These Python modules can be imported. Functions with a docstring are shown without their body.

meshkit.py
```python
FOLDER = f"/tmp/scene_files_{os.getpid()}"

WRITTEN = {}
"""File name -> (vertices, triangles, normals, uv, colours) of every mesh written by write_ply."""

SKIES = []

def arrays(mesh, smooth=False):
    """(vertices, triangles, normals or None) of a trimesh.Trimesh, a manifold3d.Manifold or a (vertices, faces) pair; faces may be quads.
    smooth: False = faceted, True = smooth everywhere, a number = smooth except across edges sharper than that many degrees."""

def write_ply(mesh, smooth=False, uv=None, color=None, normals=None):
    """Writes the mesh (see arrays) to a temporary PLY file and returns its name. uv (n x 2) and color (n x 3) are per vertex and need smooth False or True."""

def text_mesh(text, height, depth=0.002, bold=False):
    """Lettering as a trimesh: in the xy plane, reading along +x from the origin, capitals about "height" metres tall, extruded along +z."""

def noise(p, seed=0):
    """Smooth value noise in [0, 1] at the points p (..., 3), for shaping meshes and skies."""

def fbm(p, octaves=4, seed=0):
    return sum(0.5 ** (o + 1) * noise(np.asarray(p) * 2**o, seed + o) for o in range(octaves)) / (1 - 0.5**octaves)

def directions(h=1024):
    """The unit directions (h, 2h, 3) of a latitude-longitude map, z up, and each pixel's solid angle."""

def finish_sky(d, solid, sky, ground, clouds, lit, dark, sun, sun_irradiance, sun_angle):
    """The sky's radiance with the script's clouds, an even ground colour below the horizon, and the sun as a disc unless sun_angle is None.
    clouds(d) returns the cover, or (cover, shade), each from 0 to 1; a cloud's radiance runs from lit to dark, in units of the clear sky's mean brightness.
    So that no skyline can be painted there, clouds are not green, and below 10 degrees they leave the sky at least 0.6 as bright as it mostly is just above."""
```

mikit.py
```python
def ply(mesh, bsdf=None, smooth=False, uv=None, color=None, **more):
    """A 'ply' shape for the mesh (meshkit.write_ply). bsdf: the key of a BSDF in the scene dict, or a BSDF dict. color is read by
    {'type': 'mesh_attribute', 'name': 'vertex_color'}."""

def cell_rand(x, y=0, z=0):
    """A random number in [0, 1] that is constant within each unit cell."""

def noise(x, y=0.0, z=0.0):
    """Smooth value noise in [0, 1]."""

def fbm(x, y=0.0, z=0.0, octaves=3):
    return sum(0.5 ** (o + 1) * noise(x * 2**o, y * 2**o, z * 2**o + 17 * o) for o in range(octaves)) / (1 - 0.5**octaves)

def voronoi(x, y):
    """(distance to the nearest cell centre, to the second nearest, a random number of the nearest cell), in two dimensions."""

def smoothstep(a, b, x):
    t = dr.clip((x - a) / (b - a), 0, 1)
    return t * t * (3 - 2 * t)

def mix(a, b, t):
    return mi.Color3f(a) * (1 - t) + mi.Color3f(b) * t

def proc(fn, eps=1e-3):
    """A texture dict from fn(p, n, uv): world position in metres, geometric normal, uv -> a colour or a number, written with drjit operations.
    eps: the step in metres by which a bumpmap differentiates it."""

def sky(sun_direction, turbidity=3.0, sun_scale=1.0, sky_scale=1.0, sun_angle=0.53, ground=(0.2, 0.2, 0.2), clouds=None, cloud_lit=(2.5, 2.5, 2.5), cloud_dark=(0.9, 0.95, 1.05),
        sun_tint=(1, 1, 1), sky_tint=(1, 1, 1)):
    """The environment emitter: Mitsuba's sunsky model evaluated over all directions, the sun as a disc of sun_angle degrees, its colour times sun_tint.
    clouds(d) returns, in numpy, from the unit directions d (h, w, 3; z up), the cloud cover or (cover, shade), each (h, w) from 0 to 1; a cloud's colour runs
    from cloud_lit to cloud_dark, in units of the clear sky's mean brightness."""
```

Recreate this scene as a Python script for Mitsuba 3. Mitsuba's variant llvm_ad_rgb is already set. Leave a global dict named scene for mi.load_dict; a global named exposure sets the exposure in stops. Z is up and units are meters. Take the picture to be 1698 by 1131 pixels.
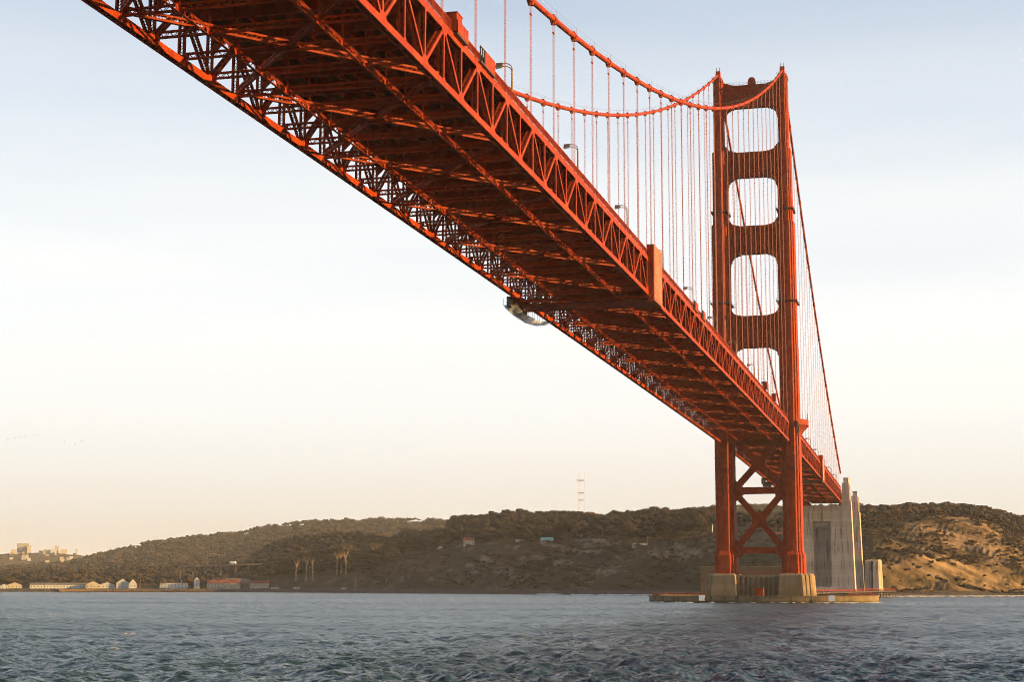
import math, random
import numpy as np, trimesh, drjit as dr, mitsuba as mi
import mikit, meshkit
from shapely.geometry import Polygon, box as sbox
from shapely.ops import unary_union

T = mi.ScalarTransform4f
scene, labels = {}, {}
rng = np.random.default_rng(7)
random.seed(7)

# ------------------------------------------------------------------ camera, sky, haze, exposure
# metres; z up, +y along the bridge towards the near shore (south), +x towards the open sea (west).  The tower stands at y = 0.
EYE = np.array([71.17, -673.5, 5.61])
PITCH, YAW, ROLL, FPX = .1507, .2556, 0.0016, 2699.0       # FPX: focal length in pixels of a frame 1698 wide
_fw = np.array([-math.sin(YAW)*math.cos(PITCH), math.cos(YAW)*math.cos(PITCH), math.sin(PITCH)])
_r = np.array([math.cos(YAW), math.sin(YAW), 0.0]); _u = np.cross(_r, _fw)
_rt = math.cos(ROLL)*_r + math.sin(ROLL)*_u; _up = -math.sin(ROLL)*_r + math.cos(ROLL)*_u
AIR = 3.8e-5
scene['air'] = {'type': 'homogeneous', 'albedo': {'type': 'rgb', 'value': [.95, .95, .95]}, 'sigma_t': AIR}
scene['camera'] = {'type': 'perspective', 'fov': math.degrees(2*math.atan(849/FPX)), 'fov_axis': 'x', 'near_clip': 1.0, 'far_clip': 40000.0,
                   'to_world': T().look_at(origin=EYE.tolist(), target=(EYE+_fw*100).tolist(), up=_up.tolist()),
                   'medium': {'type': 'ref', 'id': 'air'}}
SUN_AZ, SUN_EL = math.radians(1.5), math.radians(12.7)
SUN = [math.cos(SUN_AZ)*math.cos(SUN_EL), -math.sin(SUN_AZ)*math.cos(SUN_EL), math.sin(SUN_EL)]


def veil(d):
    """thin high haze: thickest low in the sky, the same all round, with faint streaks"""
    el = np.degrees(np.arcsin(np.clip(d[..., 2], 0, 1)))
    n = meshkit.fbm(d*np.array([4.0, 4.0, 26.0]) + 5.0, 5)
    cover = np.interp(el, [0, 4, 9, 14, 20, 30, 50, 90], [.97, .95, .9, .72, .36, .2, .12, .1])*(.95 + .5*(n-.5))
    shade = np.clip(np.interp(el, [0, 1.5, 3, 6, 9, 12], [1.0, .88, .58, .17, .03, 0]) + .22*(n-.5), 0, 1)
    return cover, shade


scene['sky'] = mikit.sky(SUN, turbidity=3.5, sun_scale=2.35, sky_scale=1.78, clouds=veil, cloud_lit=(2.28, 2.29, 2.24), cloud_dark=(1.47, 1.38, 1.2), sky_tint=(.96, .96, 1.07), sun_tint=(1.0, .89, .56),
                         ground=(.05, .06, .07))
exposure = 2.2

# ------------------------------------------------------------------ materials


def P(x):
    return {'type': 'rgb', 'value': list(x)}


def mat(name, color, rough=.6, spec=.35, metallic=0.0, bump=None, bscale=1.0, eps=.01, **kw):
    b = {'type': 'principled', 'base_color': color if isinstance(color, dict) else P(color), 'roughness': rough, 'specular': spec, 'metallic': metallic, **kw}
    if bump is not None:
        b = {'type': 'bumpmap', 'arbitrary': mikit.proc(bump, eps), 'scale': bscale, 'bsdf': b}
    scene[name] = {'type': 'twosided', 'bsdf': b}
    return name


def red_fn(p, n, uv):
    big = mikit.fbm(p.x*.23 + 3, p.y*.23, p.z*.31, 3)
    streak = mikit.fbm(p.x*2.1, p.y*2.1, p.z*.17, 3)
    fine = mikit.noise(p.x*5.0, p.y*5.0, p.z*5.0)
    patch = mikit.smoothstep(.52, .60, mikit.fbm(p.x*.9 + 7, p.y*.55, p.z*.55, 2))
    c = mikit.mix((.195, .0225, .0058), (.270, .0370, .0080), big)
    c = mikit.mix(c, (.34, .052, .013), patch*.45)                       # repainted and faded patches
    c = mikit.mix(c, (.125, .017, .0085), mikit.smoothstep(.52, .80, streak)*.65)
    return c*(.92 + .16*fine)


mat('red_paint', mikit.proc(red_fn), .6, .1)


def concrete_fn(p, n, uv):
    lift = dr.abs(p.z/2.4 - dr.floor(p.z/2.4) - .5)
    line = mikit.smoothstep(.46, .5, lift)
    tone = mikit.cell_rand(dr.floor(p.z/2.4), 3.0)
    blot = mikit.fbm(p.x*.25, p.y*.25, p.z*.12, 4)
    streak = mikit.fbm(p.x*1.3, p.y*1.3, p.z*.1, 3)
    c = mikit.mix((.36, .295, .24), (.47, .385, .315), blot)
    c = c*(.92 + .14*tone)
    c = mikit.mix(c, (.13, .10, .07), mikit.smoothstep(.50, .76, streak)*.75)
    wet = mikit.smoothstep(6.2, 3.0, p.z + 2.5*streak)
    c = mikit.mix(c, (.11, .085, .045), wet*.85)
    return c*(1 - .35*line)


def pier_fn(p, n, uv):
    lift = dr.abs(p.z/2.4 - dr.floor(p.z/2.4) - .5)
    line = mikit.smoothstep(.46, .5, lift)
    tone = mikit.cell_rand(dr.floor(p.z/2.4), 3.0)
    blot = mikit.fbm(p.x*.25, p.y*.25, p.z*.12, 4)
    streak = mikit.fbm(p.x*1.3, p.y*1.3, p.z*.1, 3)
    c = mikit.mix((.165, .125, .082), (.27, .21, .145), blot)
    c = c*(.92 + .14*tone)
    c = mikit.mix(c, (.13, .10, .07), mikit.smoothstep(.50, .76, streak)*.75)
    c = mikit.mix(c, (.14, .092, .045), mikit.smoothstep(14.0, 6.0, p.z)*mikit.smoothstep(.35, .6, blot)*.8)
    wet = mikit.smoothstep(6.2, 3.0, p.z + 2.5*streak)
    c = mikit.mix(c, (.11, .085, .045), wet*.85)
    return c*(1 - .35*line)


mat('pier_concrete', mikit.proc(pier_fn), .85, .2)
mat('concrete', mikit.proc(concrete_fn), .85, .2)


def fender_fn(p, n, uv):
    a = mikit.fbm(p.x*.3, p.y*.3, p.z*.6, 4)
    s = mikit.fbm(p.x*1.6, p.y*1.6, p.z*.15, 3)
    c = mikit.mix((.105, .08, .048), (.20, .15, .095), a)
    c = mikit.mix(c, (.06, .05, .025), mikit.smoothstep(.5, .75, s)*.7)
    return mikit.mix(c, (.045, .042, .018), mikit.smoothstep(1.7, .5, p.z + a))


mat('mossy_concrete', mikit.proc(fender_fn), .9, .2)


def plain(name, c, rough=.7, var=.25, sc=.8, spec=.25):
    c = np.array(c, float)

    def fn(p, n, uv):
        k = mikit.fbm(p.x*sc, p.y*sc, p.z*sc, 3)
        return mi.Color3f(c.tolist())*(1 - var + 2*var*k)
    return mat(name, mikit.proc(fn), rough, spec)


plain('viaduct_grey', (.075, .065, .058), .9, .2, .3)
plain('dark_steel', (.05, .04, .035), .55, .3, 2.0, .4)
plain('pale_red_cladding', (.38, .165, .125), .7, .15, .7)
plain('asphalt', (.06, .058, .055), .9, .2, .5)
plain('shaded_soffit_red', (.075, .014, .008), .8, .3, 1.2)  # bridge red darkened by hand: the shade under the deck is in this colour
plain('faded_red_rope', (.36, .12, .09), .7, .2, .6)
plain('white_canvas', (.80, .80, .77), .8, .1, .8)
plain('white_wall', (.37, .375, .37), .8, .15, .3)
plain('cream_wall', (.36, .32, .24), .8, .15, .3)
plain('grey_wall', (0.248, 0.236, 0.217), .8, .2, .3)
plain('red_roof', (0.18, 0.051, 0.03), .85, .25, .6)
plain('grey_roof', (0.11, 0.102, 0.0935), .85, .25, .6)
plain('teal_roof', (.14, .30, .25), .8, .2, .6)
plain('brick', (.055, .034, .027), .9, .3, .9)
plain('timber', (.095, .062, .036), .9, .3, .7)
plain('bark', (.30, .20, .13), .95, .3, .5)
plain('glass_dark', (.03, .035, .04), .15, .2, .3, .6)
plain('lamp_metal', (.17, .10, .06), .5, .2, 2.0, .5)
plain('lamp_lens', (.55, .42, .18), .3, .1, 2.0, .5)
plain('mast_paint', (.62, .49, .44), .7, .2, .02)
plain('sea_foam', (.50, .50, .49), .9, .15, .6)


def terrain_fn(p, n, uv):
    a = mikit.fbm(p.x*.012, p.y*.012, p.z*.02, 4)
    b = mikit.fbm(p.x*.06 + 9, p.y*.06, p.z*.09, 4)
    f = mikit.fbm(p.x*.35, p.y*.35, p.z*.35, 3)
    scrub = mikit.mix((.028, .025, .015), (.055, .041, .023), b)
    grass = mikit.mix((.088, .058, .032), (.155, .101, .055), f)
    sea_side = mikit.smoothstep(15.0, 60.0, p.x - .04*(p.y - 400))          # the windswept west slope is dry grass
    dry = sea_side*mikit.smoothstep(.31, .52, b*.7 + f*.3) + (1 - sea_side)*mikit.smoothstep(.60, .74, a*.45 + b*.55)*.35
    s = p.z + .36*((p.x - 60)*.7 + (p.y - 450)*.7)
    bands = mikit.fbm(s*.22 + 1.5*b, p.x*.006, p.y*.006, 3)
    lines = mikit.fbm(s*.8 + 3*b, p.x*.02, p.y*.02, 3)
    grass = grass*(.38 + 1.1*mikit.smoothstep(.34, .66, bands))*(.70 + .6*mikit.smoothstep(.35, .65, lines))
    grass = mikit.mix(grass, (.27, .195, .115), mikit.smoothstep(.60, .74, lines)*mikit.smoothstep(.45, .62, bands)*.7)
    c = mikit.mix(scrub, grass, dr.clip(dry, 0, 1))
    # bare rock on the steepest ground
    strata = mikit.noise((p.z*.9 + p.x*.30 + p.y*.1)*.55, p.x*.02, p.y*.02)
    rock = mikit.mix((.09, .066, .045), (.22, .16, .11), strata*.6 + f*.4)
    steep = mikit.smoothstep(.83, .66, n.z + .22*(b - .5))
    c = mikit.mix(c, rock, steep*mikit.smoothstep(.46, .64, a*.5 + b*.5)*.8)
    shore = mikit.smoothstep(4.6, 3.0, p.z)
    return mikit.mix(c, mikit.mix((.035, .03, .027), (.075, .062, .05), f), shore)


def terrain_bump(p, n, uv):
    return mikit.fbm(p.x*.5, p.y*.5, p.z*.5, 3)*1.2 + mikit.fbm(p.x*.12, p.y*.12, p.z*.12, 3)*3.0


mat('terrain_ground', mikit.proc(terrain_fn), .95, .1, bump=terrain_bump, bscale=1.0, eps=.2)
scene['thin_canvas'] = {'type': 'principledthin', 'base_color': P((.85, .85, .82)), 'roughness': .8, 'diff_trans': 1.1}
mat('leafage', {'type': 'mesh_attribute', 'name': 'vertex_color'}, .9, .1)


def water_bump(p, n, uv):
    a = mikit.fbm(p.x*1.1 + .3*p.y, p.y*.75, .0, 3)
    b = mikit.fbm(p.x*4.1, p.y*3.2 + 7, 1.0, 2)
    gust = mikit.smoothstep(.30, .70, mikit.fbm(p.x*.013, p.y*.02, 2.0, 3))
    c = mikit.fbm(p.x*.30, p.y*.22 + 3, 4.0, 2)
    return (a*.55 + b*.085)*(.80 + .4*gust) + c*.42


def water_fn(p, n, uv):
    k = mikit.fbm(p.x*.02, p.y*.02, 0, 3)
    return mikit.mix((.006, .020, .028), (.011, .029, .037), k)


mat('sea_water', mikit.proc(water_fn), .22, .2, bump=water_bump, bscale=1.0, eps=.05)

# ------------------------------------------------------------------ mesh helpers
_BF = np.array([[0, 2, 1], [0, 3, 2], [4, 5, 6], [4, 6, 7], [0, 1, 5], [0, 5, 4], [1, 2, 6], [1, 6, 5], [2, 3, 7], [2, 7, 6], [3, 0, 4], [3, 4, 7]])


def unit(v):
    v = np.asarray(v, float)
    return v/np.linalg.norm(v, axis=-1, keepdims=True)


class MB:
    """collects bars, boxes, prisms and tubes into one mesh"""

    def __init__(self):
        self.v, self.f, self.n, self.b = [], [], 0, []

    def add(self, v, f):
        self.v.append(np.asarray(v, float)); self.f.append(np.asarray(f, int)+self.n); self.n += len(v)
        return self

    def bar(self, p0, p1, side, w, h):
        self.b.append((*p0, *p1, *side, w, h)); return self

    def box(self, x0, x1, y0, y1, z0, z1):
        return self.bar((x0, (y0+y1)/2, (z0+z1)/2), (x1, (y0+y1)/2, (z0+z1)/2), (0, 1, 0), y1-y0, z1-z0)

    def prism(self, poly, frame, a, b):
        """shapely polygon (or list of points) in the plane given by frame: 'xy' 'xz' 'yz', extruded from a to b on the third axis"""
        poly = poly if hasattr(poly, 'exterior') else Polygon(poly)
        m = trimesh.creation.extrude_polygon(poly, abs(b-a), engine='earcut')
        v = np.array(m.vertices); f = np.array(m.faces); v[:, 2] += min(a, b)
        if frame == 'xz':
            v = v[:, [0, 2, 1]]; f = f[:, ::-1]
        elif frame == 'yz':
            v = v[:, [2, 0, 1]]
        return self.add(v, f)

    def tube(self, pts, r, sides=8, caps=True):
        pts = np.asarray(pts, float); k = len(pts)
        r = np.broadcast_to(np.asarray(r, float), (k,))
        t = unit(np.gradient(pts, axis=0))
        ref = np.eye(3)[np.argmin(np.abs(t).max(0))]
        s = unit(np.cross(t, ref)); u = np.cross(s, t)
        a = np.arange(sides)*2*np.pi/sides
        ring = pts[:, None]+r[:, None, None]*(np.cos(a)[None, :, None]*s[:, None]+np.sin(a)[None, :, None]*u[:, None])
        i, j = np.meshgrid(np.arange(k-1), np.arange(sides), indexing='ij')
        q = np.stack([i*sides+j, i*sides+(j+1) % sides, (i+1)*sides+(j+1) % sides, (i+1)*sides+j], -1).reshape(-1, 4)
        f = np.vstack([q[:, [0, 2, 1]], q[:, [0, 3, 2]]])
        if caps:
            f = np.vstack([f, [[0, x+1, x] for x in range(1, sides-1)], [[(k-1)*sides, (k-1)*sides+x, (k-1)*sides+x+1] for x in range(1, sides-1)]])
        return self.add(ring.reshape(-1, 3), f)

    def mesh(self):
        vs, fs, n = list(self.v), list(self.f), self.n
        if self.b:
            q = np.array(self.b, float)
            p0, p1, s, w, h = q[:, :3], q[:, 3:6], q[:, 6:9], q[:, 9:10], q[:, 10:11]
            d = unit(p1-p0); s = unit(s-(s*d).sum(1, keepdims=True)*d); u = np.cross(d, s)
            c = [s*a*w/2+u*b*h/2 for a, b in ((-1, -1), (1, -1), (1, 1), (-1, 1))]
            v = np.stack([p0+x for x in c]+[p1+x for x in c], 1)
            vs.append(v.reshape(-1, 3)); fs.append((_BF[None]+8*np.arange(len(q))[:, None, None]).reshape(-1, 3)+n)
        return np.vstack(vs), np.vstack(fs)


_used = {}


def numbered(name):
    k = _used.get(name, 0); _used[name] = k+1
    return name if k == 0 else f'{name}_{k:03d}'


def put(name, mb, material, parent=None, smooth=False, label=None, category=None, group=None, kind=None, color=None):
    key = numbered((parent+'__' if parent else '')+name)
    m = mb.mesh() if isinstance(mb, MB) else mb
    scene[key] = mikit.ply(m, material, smooth=smooth, color=color)
    tag(key, label, category, group, kind)
    return key


def tag(key, label=None, category=None, group=None, kind=None):
    d = {k: v for k, v in dict(label=label, category=category, group=group, kind=kind).items() if v}
    if d:
        labels[key] = d
    return key


def thing(name, label, category, group=None):
    return tag(numbered(name), label, category, group)


X, Y, Z = np.eye(3)


def laced(mb, p0, p1, dep, D, W, t=.07, pitch=None, lac=.085, end=.5, faces=(-1, 1), lip=.16):
    """built-up member: two channels D apart along dep, laced across both faces"""
    p0, p1, dep = (np.asarray(q, float) for q in (p0, p1, dep))
    a = unit(p1-p0); dep = unit(dep-(dep@a)*a); n = np.cross(a, dep); L = np.linalg.norm(p1-p0)
    for s in (-1, 1):
        o = dep*s*(D/2-t/2)
        mb.bar(p0+o, p1+o, dep, t, W)
        for q in (-1, 1):
            o2 = dep*s*(D/2-t-lip/2)+n*q*(W/2-t/2)
            mb.bar(p0+o2, p1+o2, dep, lip, t)
    pitch = pitch or D*.62
    k = max(2, int((L-2*end)/pitch)); ts = np.linspace(end, L-end, k+1)
    for q in faces:
        off = n*q*(W/2-.02)
        for i in range(k):
            s = 1 if i % 2 else -1
            mb.bar(p0+a*ts[i]+off-dep*s*(D/2-.1), p0+a*ts[i+1]+off+dep*s*(D/2-.1), n, .022, lac)
        for e0, e1 in ((0, end), (L-end, L)):
            mb.bar(p0+a*e0+off, p0+a*e1+off, n, .026, D-.1)
    return mb


# ------------------------------------------------------------------ bridge geometry
HW = 13.7                     # half the distance between the two trusses and cables
PAN = 7.62                    # panel length of the stiffening truss
SHIFT = -0.9


def zb(y):
    """lower edge of the bottom chord"""
    return 66.8-3.1*((y+640)/640)**2 if y < 0 else 63.7-.0196*y


def cable_z(y):
    return 81+142.5*((y+640)/640)**2 if y <= 0 else 223.5-.551*y+3.48e-4*y*y


Y0, Y1, YS = -81*PAN+SHIFT, -9.0, 338.0
B = thing('suspension_bridge', 'long orange red suspension bridge with steel truss deck crossing from upper left to the tower', 'bridge')
DK = B+'__deck'


def ylist(main):
    return [SHIFT-PAN*k for k in range(2, 82)][::-1] if main else [-SHIFT+8+PAN*k for k in range(0, 44)]


spans = [ylist(True), ylist(False)]


def sheet_along(ys, xz, name, parent, material='red_paint', kind=None, label=None):
    """a closed profile (x, z above zb) swept along the span"""
    xz = np.array(xz, float); k = len(xz)
    v = np.array([[x, y, zb(y)+z] for y in ys for x, z in xz])
    i, j = np.meshgrid(np.arange(len(ys)-1), np.arange(k), indexing='ij')
    q = np.stack([i*k+j, i*k+(j+1) % k, (i+1)*k+(j+1) % k, (i+1)*k+j], -1).reshape(-1, 4)
    f = np.vstack([q[:, [0, 1, 2]], q[:, [0, 2, 3]]])
    cap = [[0, a+1, a] for a in range(1, k-1)]+[[(len(ys)-1)*k, (len(ys)-1)*k+a, (len(ys)-1)*k+a+1] for a in range(1, k-1)]
    return v, np.vstack([f, cap])


def rect(x0, x1, z0, z1):
    return [(x0, z0), (x0, z1), (x1, z1), (x1, z0)]


def swept(mb, ys, prof):
    mb.add(*sheet_along(ys, prof, None, None)); return mb


pieces = {}                   # name -> list of (distance, MB); the nearest 300 become parts, the rest one part


def piece(name, y, mb, x=HW):
    pieces.setdefault(name, []).append((math.hypot(y-EYE[1], x-EYE[0]), mb))


# roadway slab with sidewalks: the deck's own mesh
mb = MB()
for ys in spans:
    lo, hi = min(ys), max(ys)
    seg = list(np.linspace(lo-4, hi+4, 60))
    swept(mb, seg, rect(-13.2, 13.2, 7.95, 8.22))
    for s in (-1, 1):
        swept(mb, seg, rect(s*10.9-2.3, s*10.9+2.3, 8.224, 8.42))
scene[DK] = mikit.ply(mb.mesh(), 'shaded_soffit_red'); _used[DK] = 1  # slab colour carries painted underside shade, not a separate primer
mb = MB()
for ys in spans:
    swept(mb, list(np.linspace(min(ys)-4, max(ys)+4, 60)), rect(-8.55, 8.55, 8.224, 8.27))
put('roadway', mb, 'asphalt', DK)

for main, ys in ((True, spans[0]), (False, spans[1])):
    lo, hi = min(ys), max(ys)
    near = lambda y: y < -200
    # chords, stringers, rails
    seg = ys if main else ys
    for s in (1, -1):
        for nm, z0, H in (('bottom_chord', 0, .92), ('top_chord', 7.3, .98)):
            m = MB(); x = s*HW
            swept(m, seg, rect(x+.37, x+.45, z0, z0+H)); swept(m, seg, rect(x-.45, x-.37, z0, z0+H))
            swept(m, seg, rect(x-.368, x+.368, z0+H-.10, z0+H-.04))
            for q in (-1, 1):                                              # angles along the lower edges
                swept(m, seg, rect(x+q*.28-.085, x+q*.28+.085, z0+.03, z0+.09))
            for a, b in zip(ys[:-1], ys[1:]):
                step = 10 if a < -330 else 5
                yy = np.linspace(a, b, step+1)
                for i in range(step):
                    q = 1 if i % 2 else -1
                    m.bar((x-.34*q, yy[i], zb(yy[i])+z0+.06), (x+.34*q, yy[i+1], zb(yy[i+1])+z0+.06), Z, .02, .09)
                m.bar((x-.36, a-.5, zb(a)+z0+.05), (x-.36+.72, a-.5, zb(a)+z0+.05), Z, .022, 1.3)
            put(nm, m, 'red_paint', DK)
        # sidewalk fascia under the railing, in front of the shadow gap
        m = MB(); swept(m, seg, rect(min(s*13.2, s*14.07), max(s*13.2, s*14.07), 8.42, 8.47)); swept(m, seg, rect(s*13.25-.05, s*13.25+.05, 8.471, 9.0))
        put('sidewalk_fascia', m, 'red_paint', DK)
    for x in np.linspace(-9.6, 9.6, 9):
        m = MB(); swept(m, seg, rect(x-.015, x+.015, 7.0, 7.9)); swept(m, seg, rect(x-.15, x+.15, 6.95, 6.99)); put('stringer', m, 'red_paint', DK)
    for x in (-6.6, 6.6):                                                   # laced longitudinal girders at the lateral plane
        m = MB()
        for z0 in (.60, 1.42):
            swept(m, seg, rect(x-.17, x+.17, z0, z0+.07)); swept(m, seg, rect(x-.03, x+.03, z0-.1 if z0 > 1 else z0, z0+.1))
        for a, b in zip(ys[:-1], ys[1:]):
            k = 8 if a < -250 else 5
            yy = np.linspace(a, b, k+1)
            for i in range(k):
                q = i % 2
                m.bar((x, yy[i], zb(yy[i])+.66+.76*q), (x, yy[i+1], zb(yy[i+1])+.66+.76*(1-q)), X, .05, .12)
            m.bar((x, a-.6, zb(a)+1.05), (x, a+.6, zb(a)+1.05), X, .06, .75)
        put('longitudinal_girder', m, 'red_paint', DK)
    for i, y in enumerate(ys):
        z = zb(y); k = round((SHIFT-y)/PAN) if main else round((y-ys[0])/PAN)
        nr = y < -330
        pit = None if nr else (.9 if y < -120 else 1.25)
        for s in (1, -1):
            m = MB(); laced(m, (s*HW, y, z+.9), (s*HW, y, z+7.3), X, .88, .44, pitch=pit)
            piece('vertical', y, m, s*HW)
            # gusset plates: wide where the diagonals meet, small at the other panel points
            topnode = k % 2 == 0
            big = [(-1.75, 0), (1.75, 0), (.95, .85), (.55, 1.25), (-.55, 1.25), (-.95, .85)]
            small = [(-.75, 0), (.75, 0), (.25, .6), (-.25, .6)]
            for end in (0, 1):
                isbig = bool(end) == topnode; pl = big if isbig else small; m = MB(); e = .5 if isbig else .2
                for xx in (s*HW-.462, s*HW+.462):
                    pp_ = [(y+a, z+.86+b-e) for a, b in pl] if end == 0 else [(y+a, z+7.36-b+e) for a, b in pl][::-1]
                    m.prism(pp_, 'yz', xx-.014, xx+.014)
                zc = z+.86-e+.3 if end == 0 else z+7.36+e-.3
                m.box(s*HW-.46, s*HW+.46, y-.1, y+.1, zc-.12, zc+.12)        # diaphragm between the two plates
                piece('gusset_plate' if isbig else 'small_gusset', y, m, s*HW)
            # diagonal from this panel point to the next
            if i+1 < len(ys):
                y2 = ys[i+1]; z2 = zb(y2); m = MB()
                if topnode:
                    laced(m, (s*HW, y+.35, z+7.2), (s*HW, y2-.35, z2+1.0), X, .86, .46, pitch=pit)
                else:
                    laced(m, (s*HW, y+.35, z+1.0), (s*HW, y2-.35, z2+7.2), X, .86, .46, pitch=pit)
                piece('diagonal', (y+y2)/2, m, s*HW)
        # floor beam: plate girder with flanges and stiffeners
        m = MB(); fb0, fb1 = z+5.35, z+6.94
        m.box(-HW+.5, HW-.5, y-.02, y+.02, fb0, fb1)
        for zz in (fb0, fb1-.05):
            m.box(-HW+.5, HW-.5, y-.24, y+.24, zz-.001, zz+.05)
        for x in np.linspace(-12.3, 12.3, 15):
            for q in (-1, 1):
                m.box(x-.03, x+.03, y+q*.13-.10, y+q*.13+.10, fb0+.051, fb1-.051)
        for s in (-1, 1):                                                    # knee plate into the vertical
            m.prism([(s*(HW-.46), fb0), (s*(HW-2.0), fb0), (s*(HW-.46), fb0-1.5)], 'xz', y-.03, y+.03)
        piece('floor_beam', y, m, 0)
        # transverse strut of the bottom laterals, hangers at the girders
        m = MB(); laced(m, (-HW+.46, y, z+1.15), (HW-.46, y, z+1.15), Z, .88, .34, pitch=.62 if nr else (1.0 if y < -120 else 1.6))
        piece('transverse_strut', y, m, 0)
        for x in (-6.6, 6.6):
            m = MB(); m.bar((x, y, z+1.6), (x, y, fb0), X, .26, .05); m.bar((x, y+.12, z+1.6), (x, y+.12, fb0), X, .05, .22)
            piece('hanger', y, m, x)
        # lateral X bracing over four panels
        if main and k % 4 == 0 and i+4 < len(ys) or (not main and i % 4 == 0 and i+4 < len(ys)):
            y2 = ys[i+4]
            for s in (1, -1):
                mids = []
                m = MB(); laced(m, (-s*(HW-.3), y, z+1.55), (s*(HW-.3), y2, zb(y2)+1.55), Z, .85 if s > 0 else .80, .5 if s > 0 else .42, pitch=.6 if nr else 1.1)
                if s > 0:
                    ym = (y+y2)/2; m.prism([(-1.4, ym-1.1), (1.4, ym-1.1), (1.4, ym+1.1), (-1.4, ym+1.1)], 'xy', zb(ym)+1.05, zb(ym)+1.09)
                piece('lateral_brace', y, m, 0)
    # railings: posts and rails, with the close pickets as one mesh
    for s in (1, -1):
        m = MB(); x = s*13.86
        swept(m, seg, rect(x-.06, x+.06, 9.82, 9.92)); swept(m, seg, rect(x-.04, x+.04, 8.84, 8.91))
        for a, b in zip(ys[:-1], ys[1:]):
            for t in (0, .5):
                yy = a+(b-a)*t; m.bar((x, yy, zb(yy)+8.47), (x, yy, zb(yy)+9.9), X, .16, .14)
        rk = put('railing', m, 'red_paint', DK)
        m = MB(); st = .16 if s > 0 else .5
        for yy in np.arange(lo, hi, st):
            zz = zb(yy); m.bar((x, yy, zz+8.91), (x, yy, zz+9.82), X, .07, .045)
        # pickets belong to the railing: same thing, joined because they cannot be told apart
        put('railing_pickets', m, 'red_paint', DK, kind='stuff')

for name, items in pieces.items():
    items.sort(key=lambda q: q[0])
    for _, m in items[:290]:
        put(name, m, 'red_paint', DK)
    if len(items) > 290:
        rest = MB()
        for _, m in items[290:]:
            rest.add(*m.mesh())
        put('distant_'+name, rest, 'red_paint', DK, kind='stuff')

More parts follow.
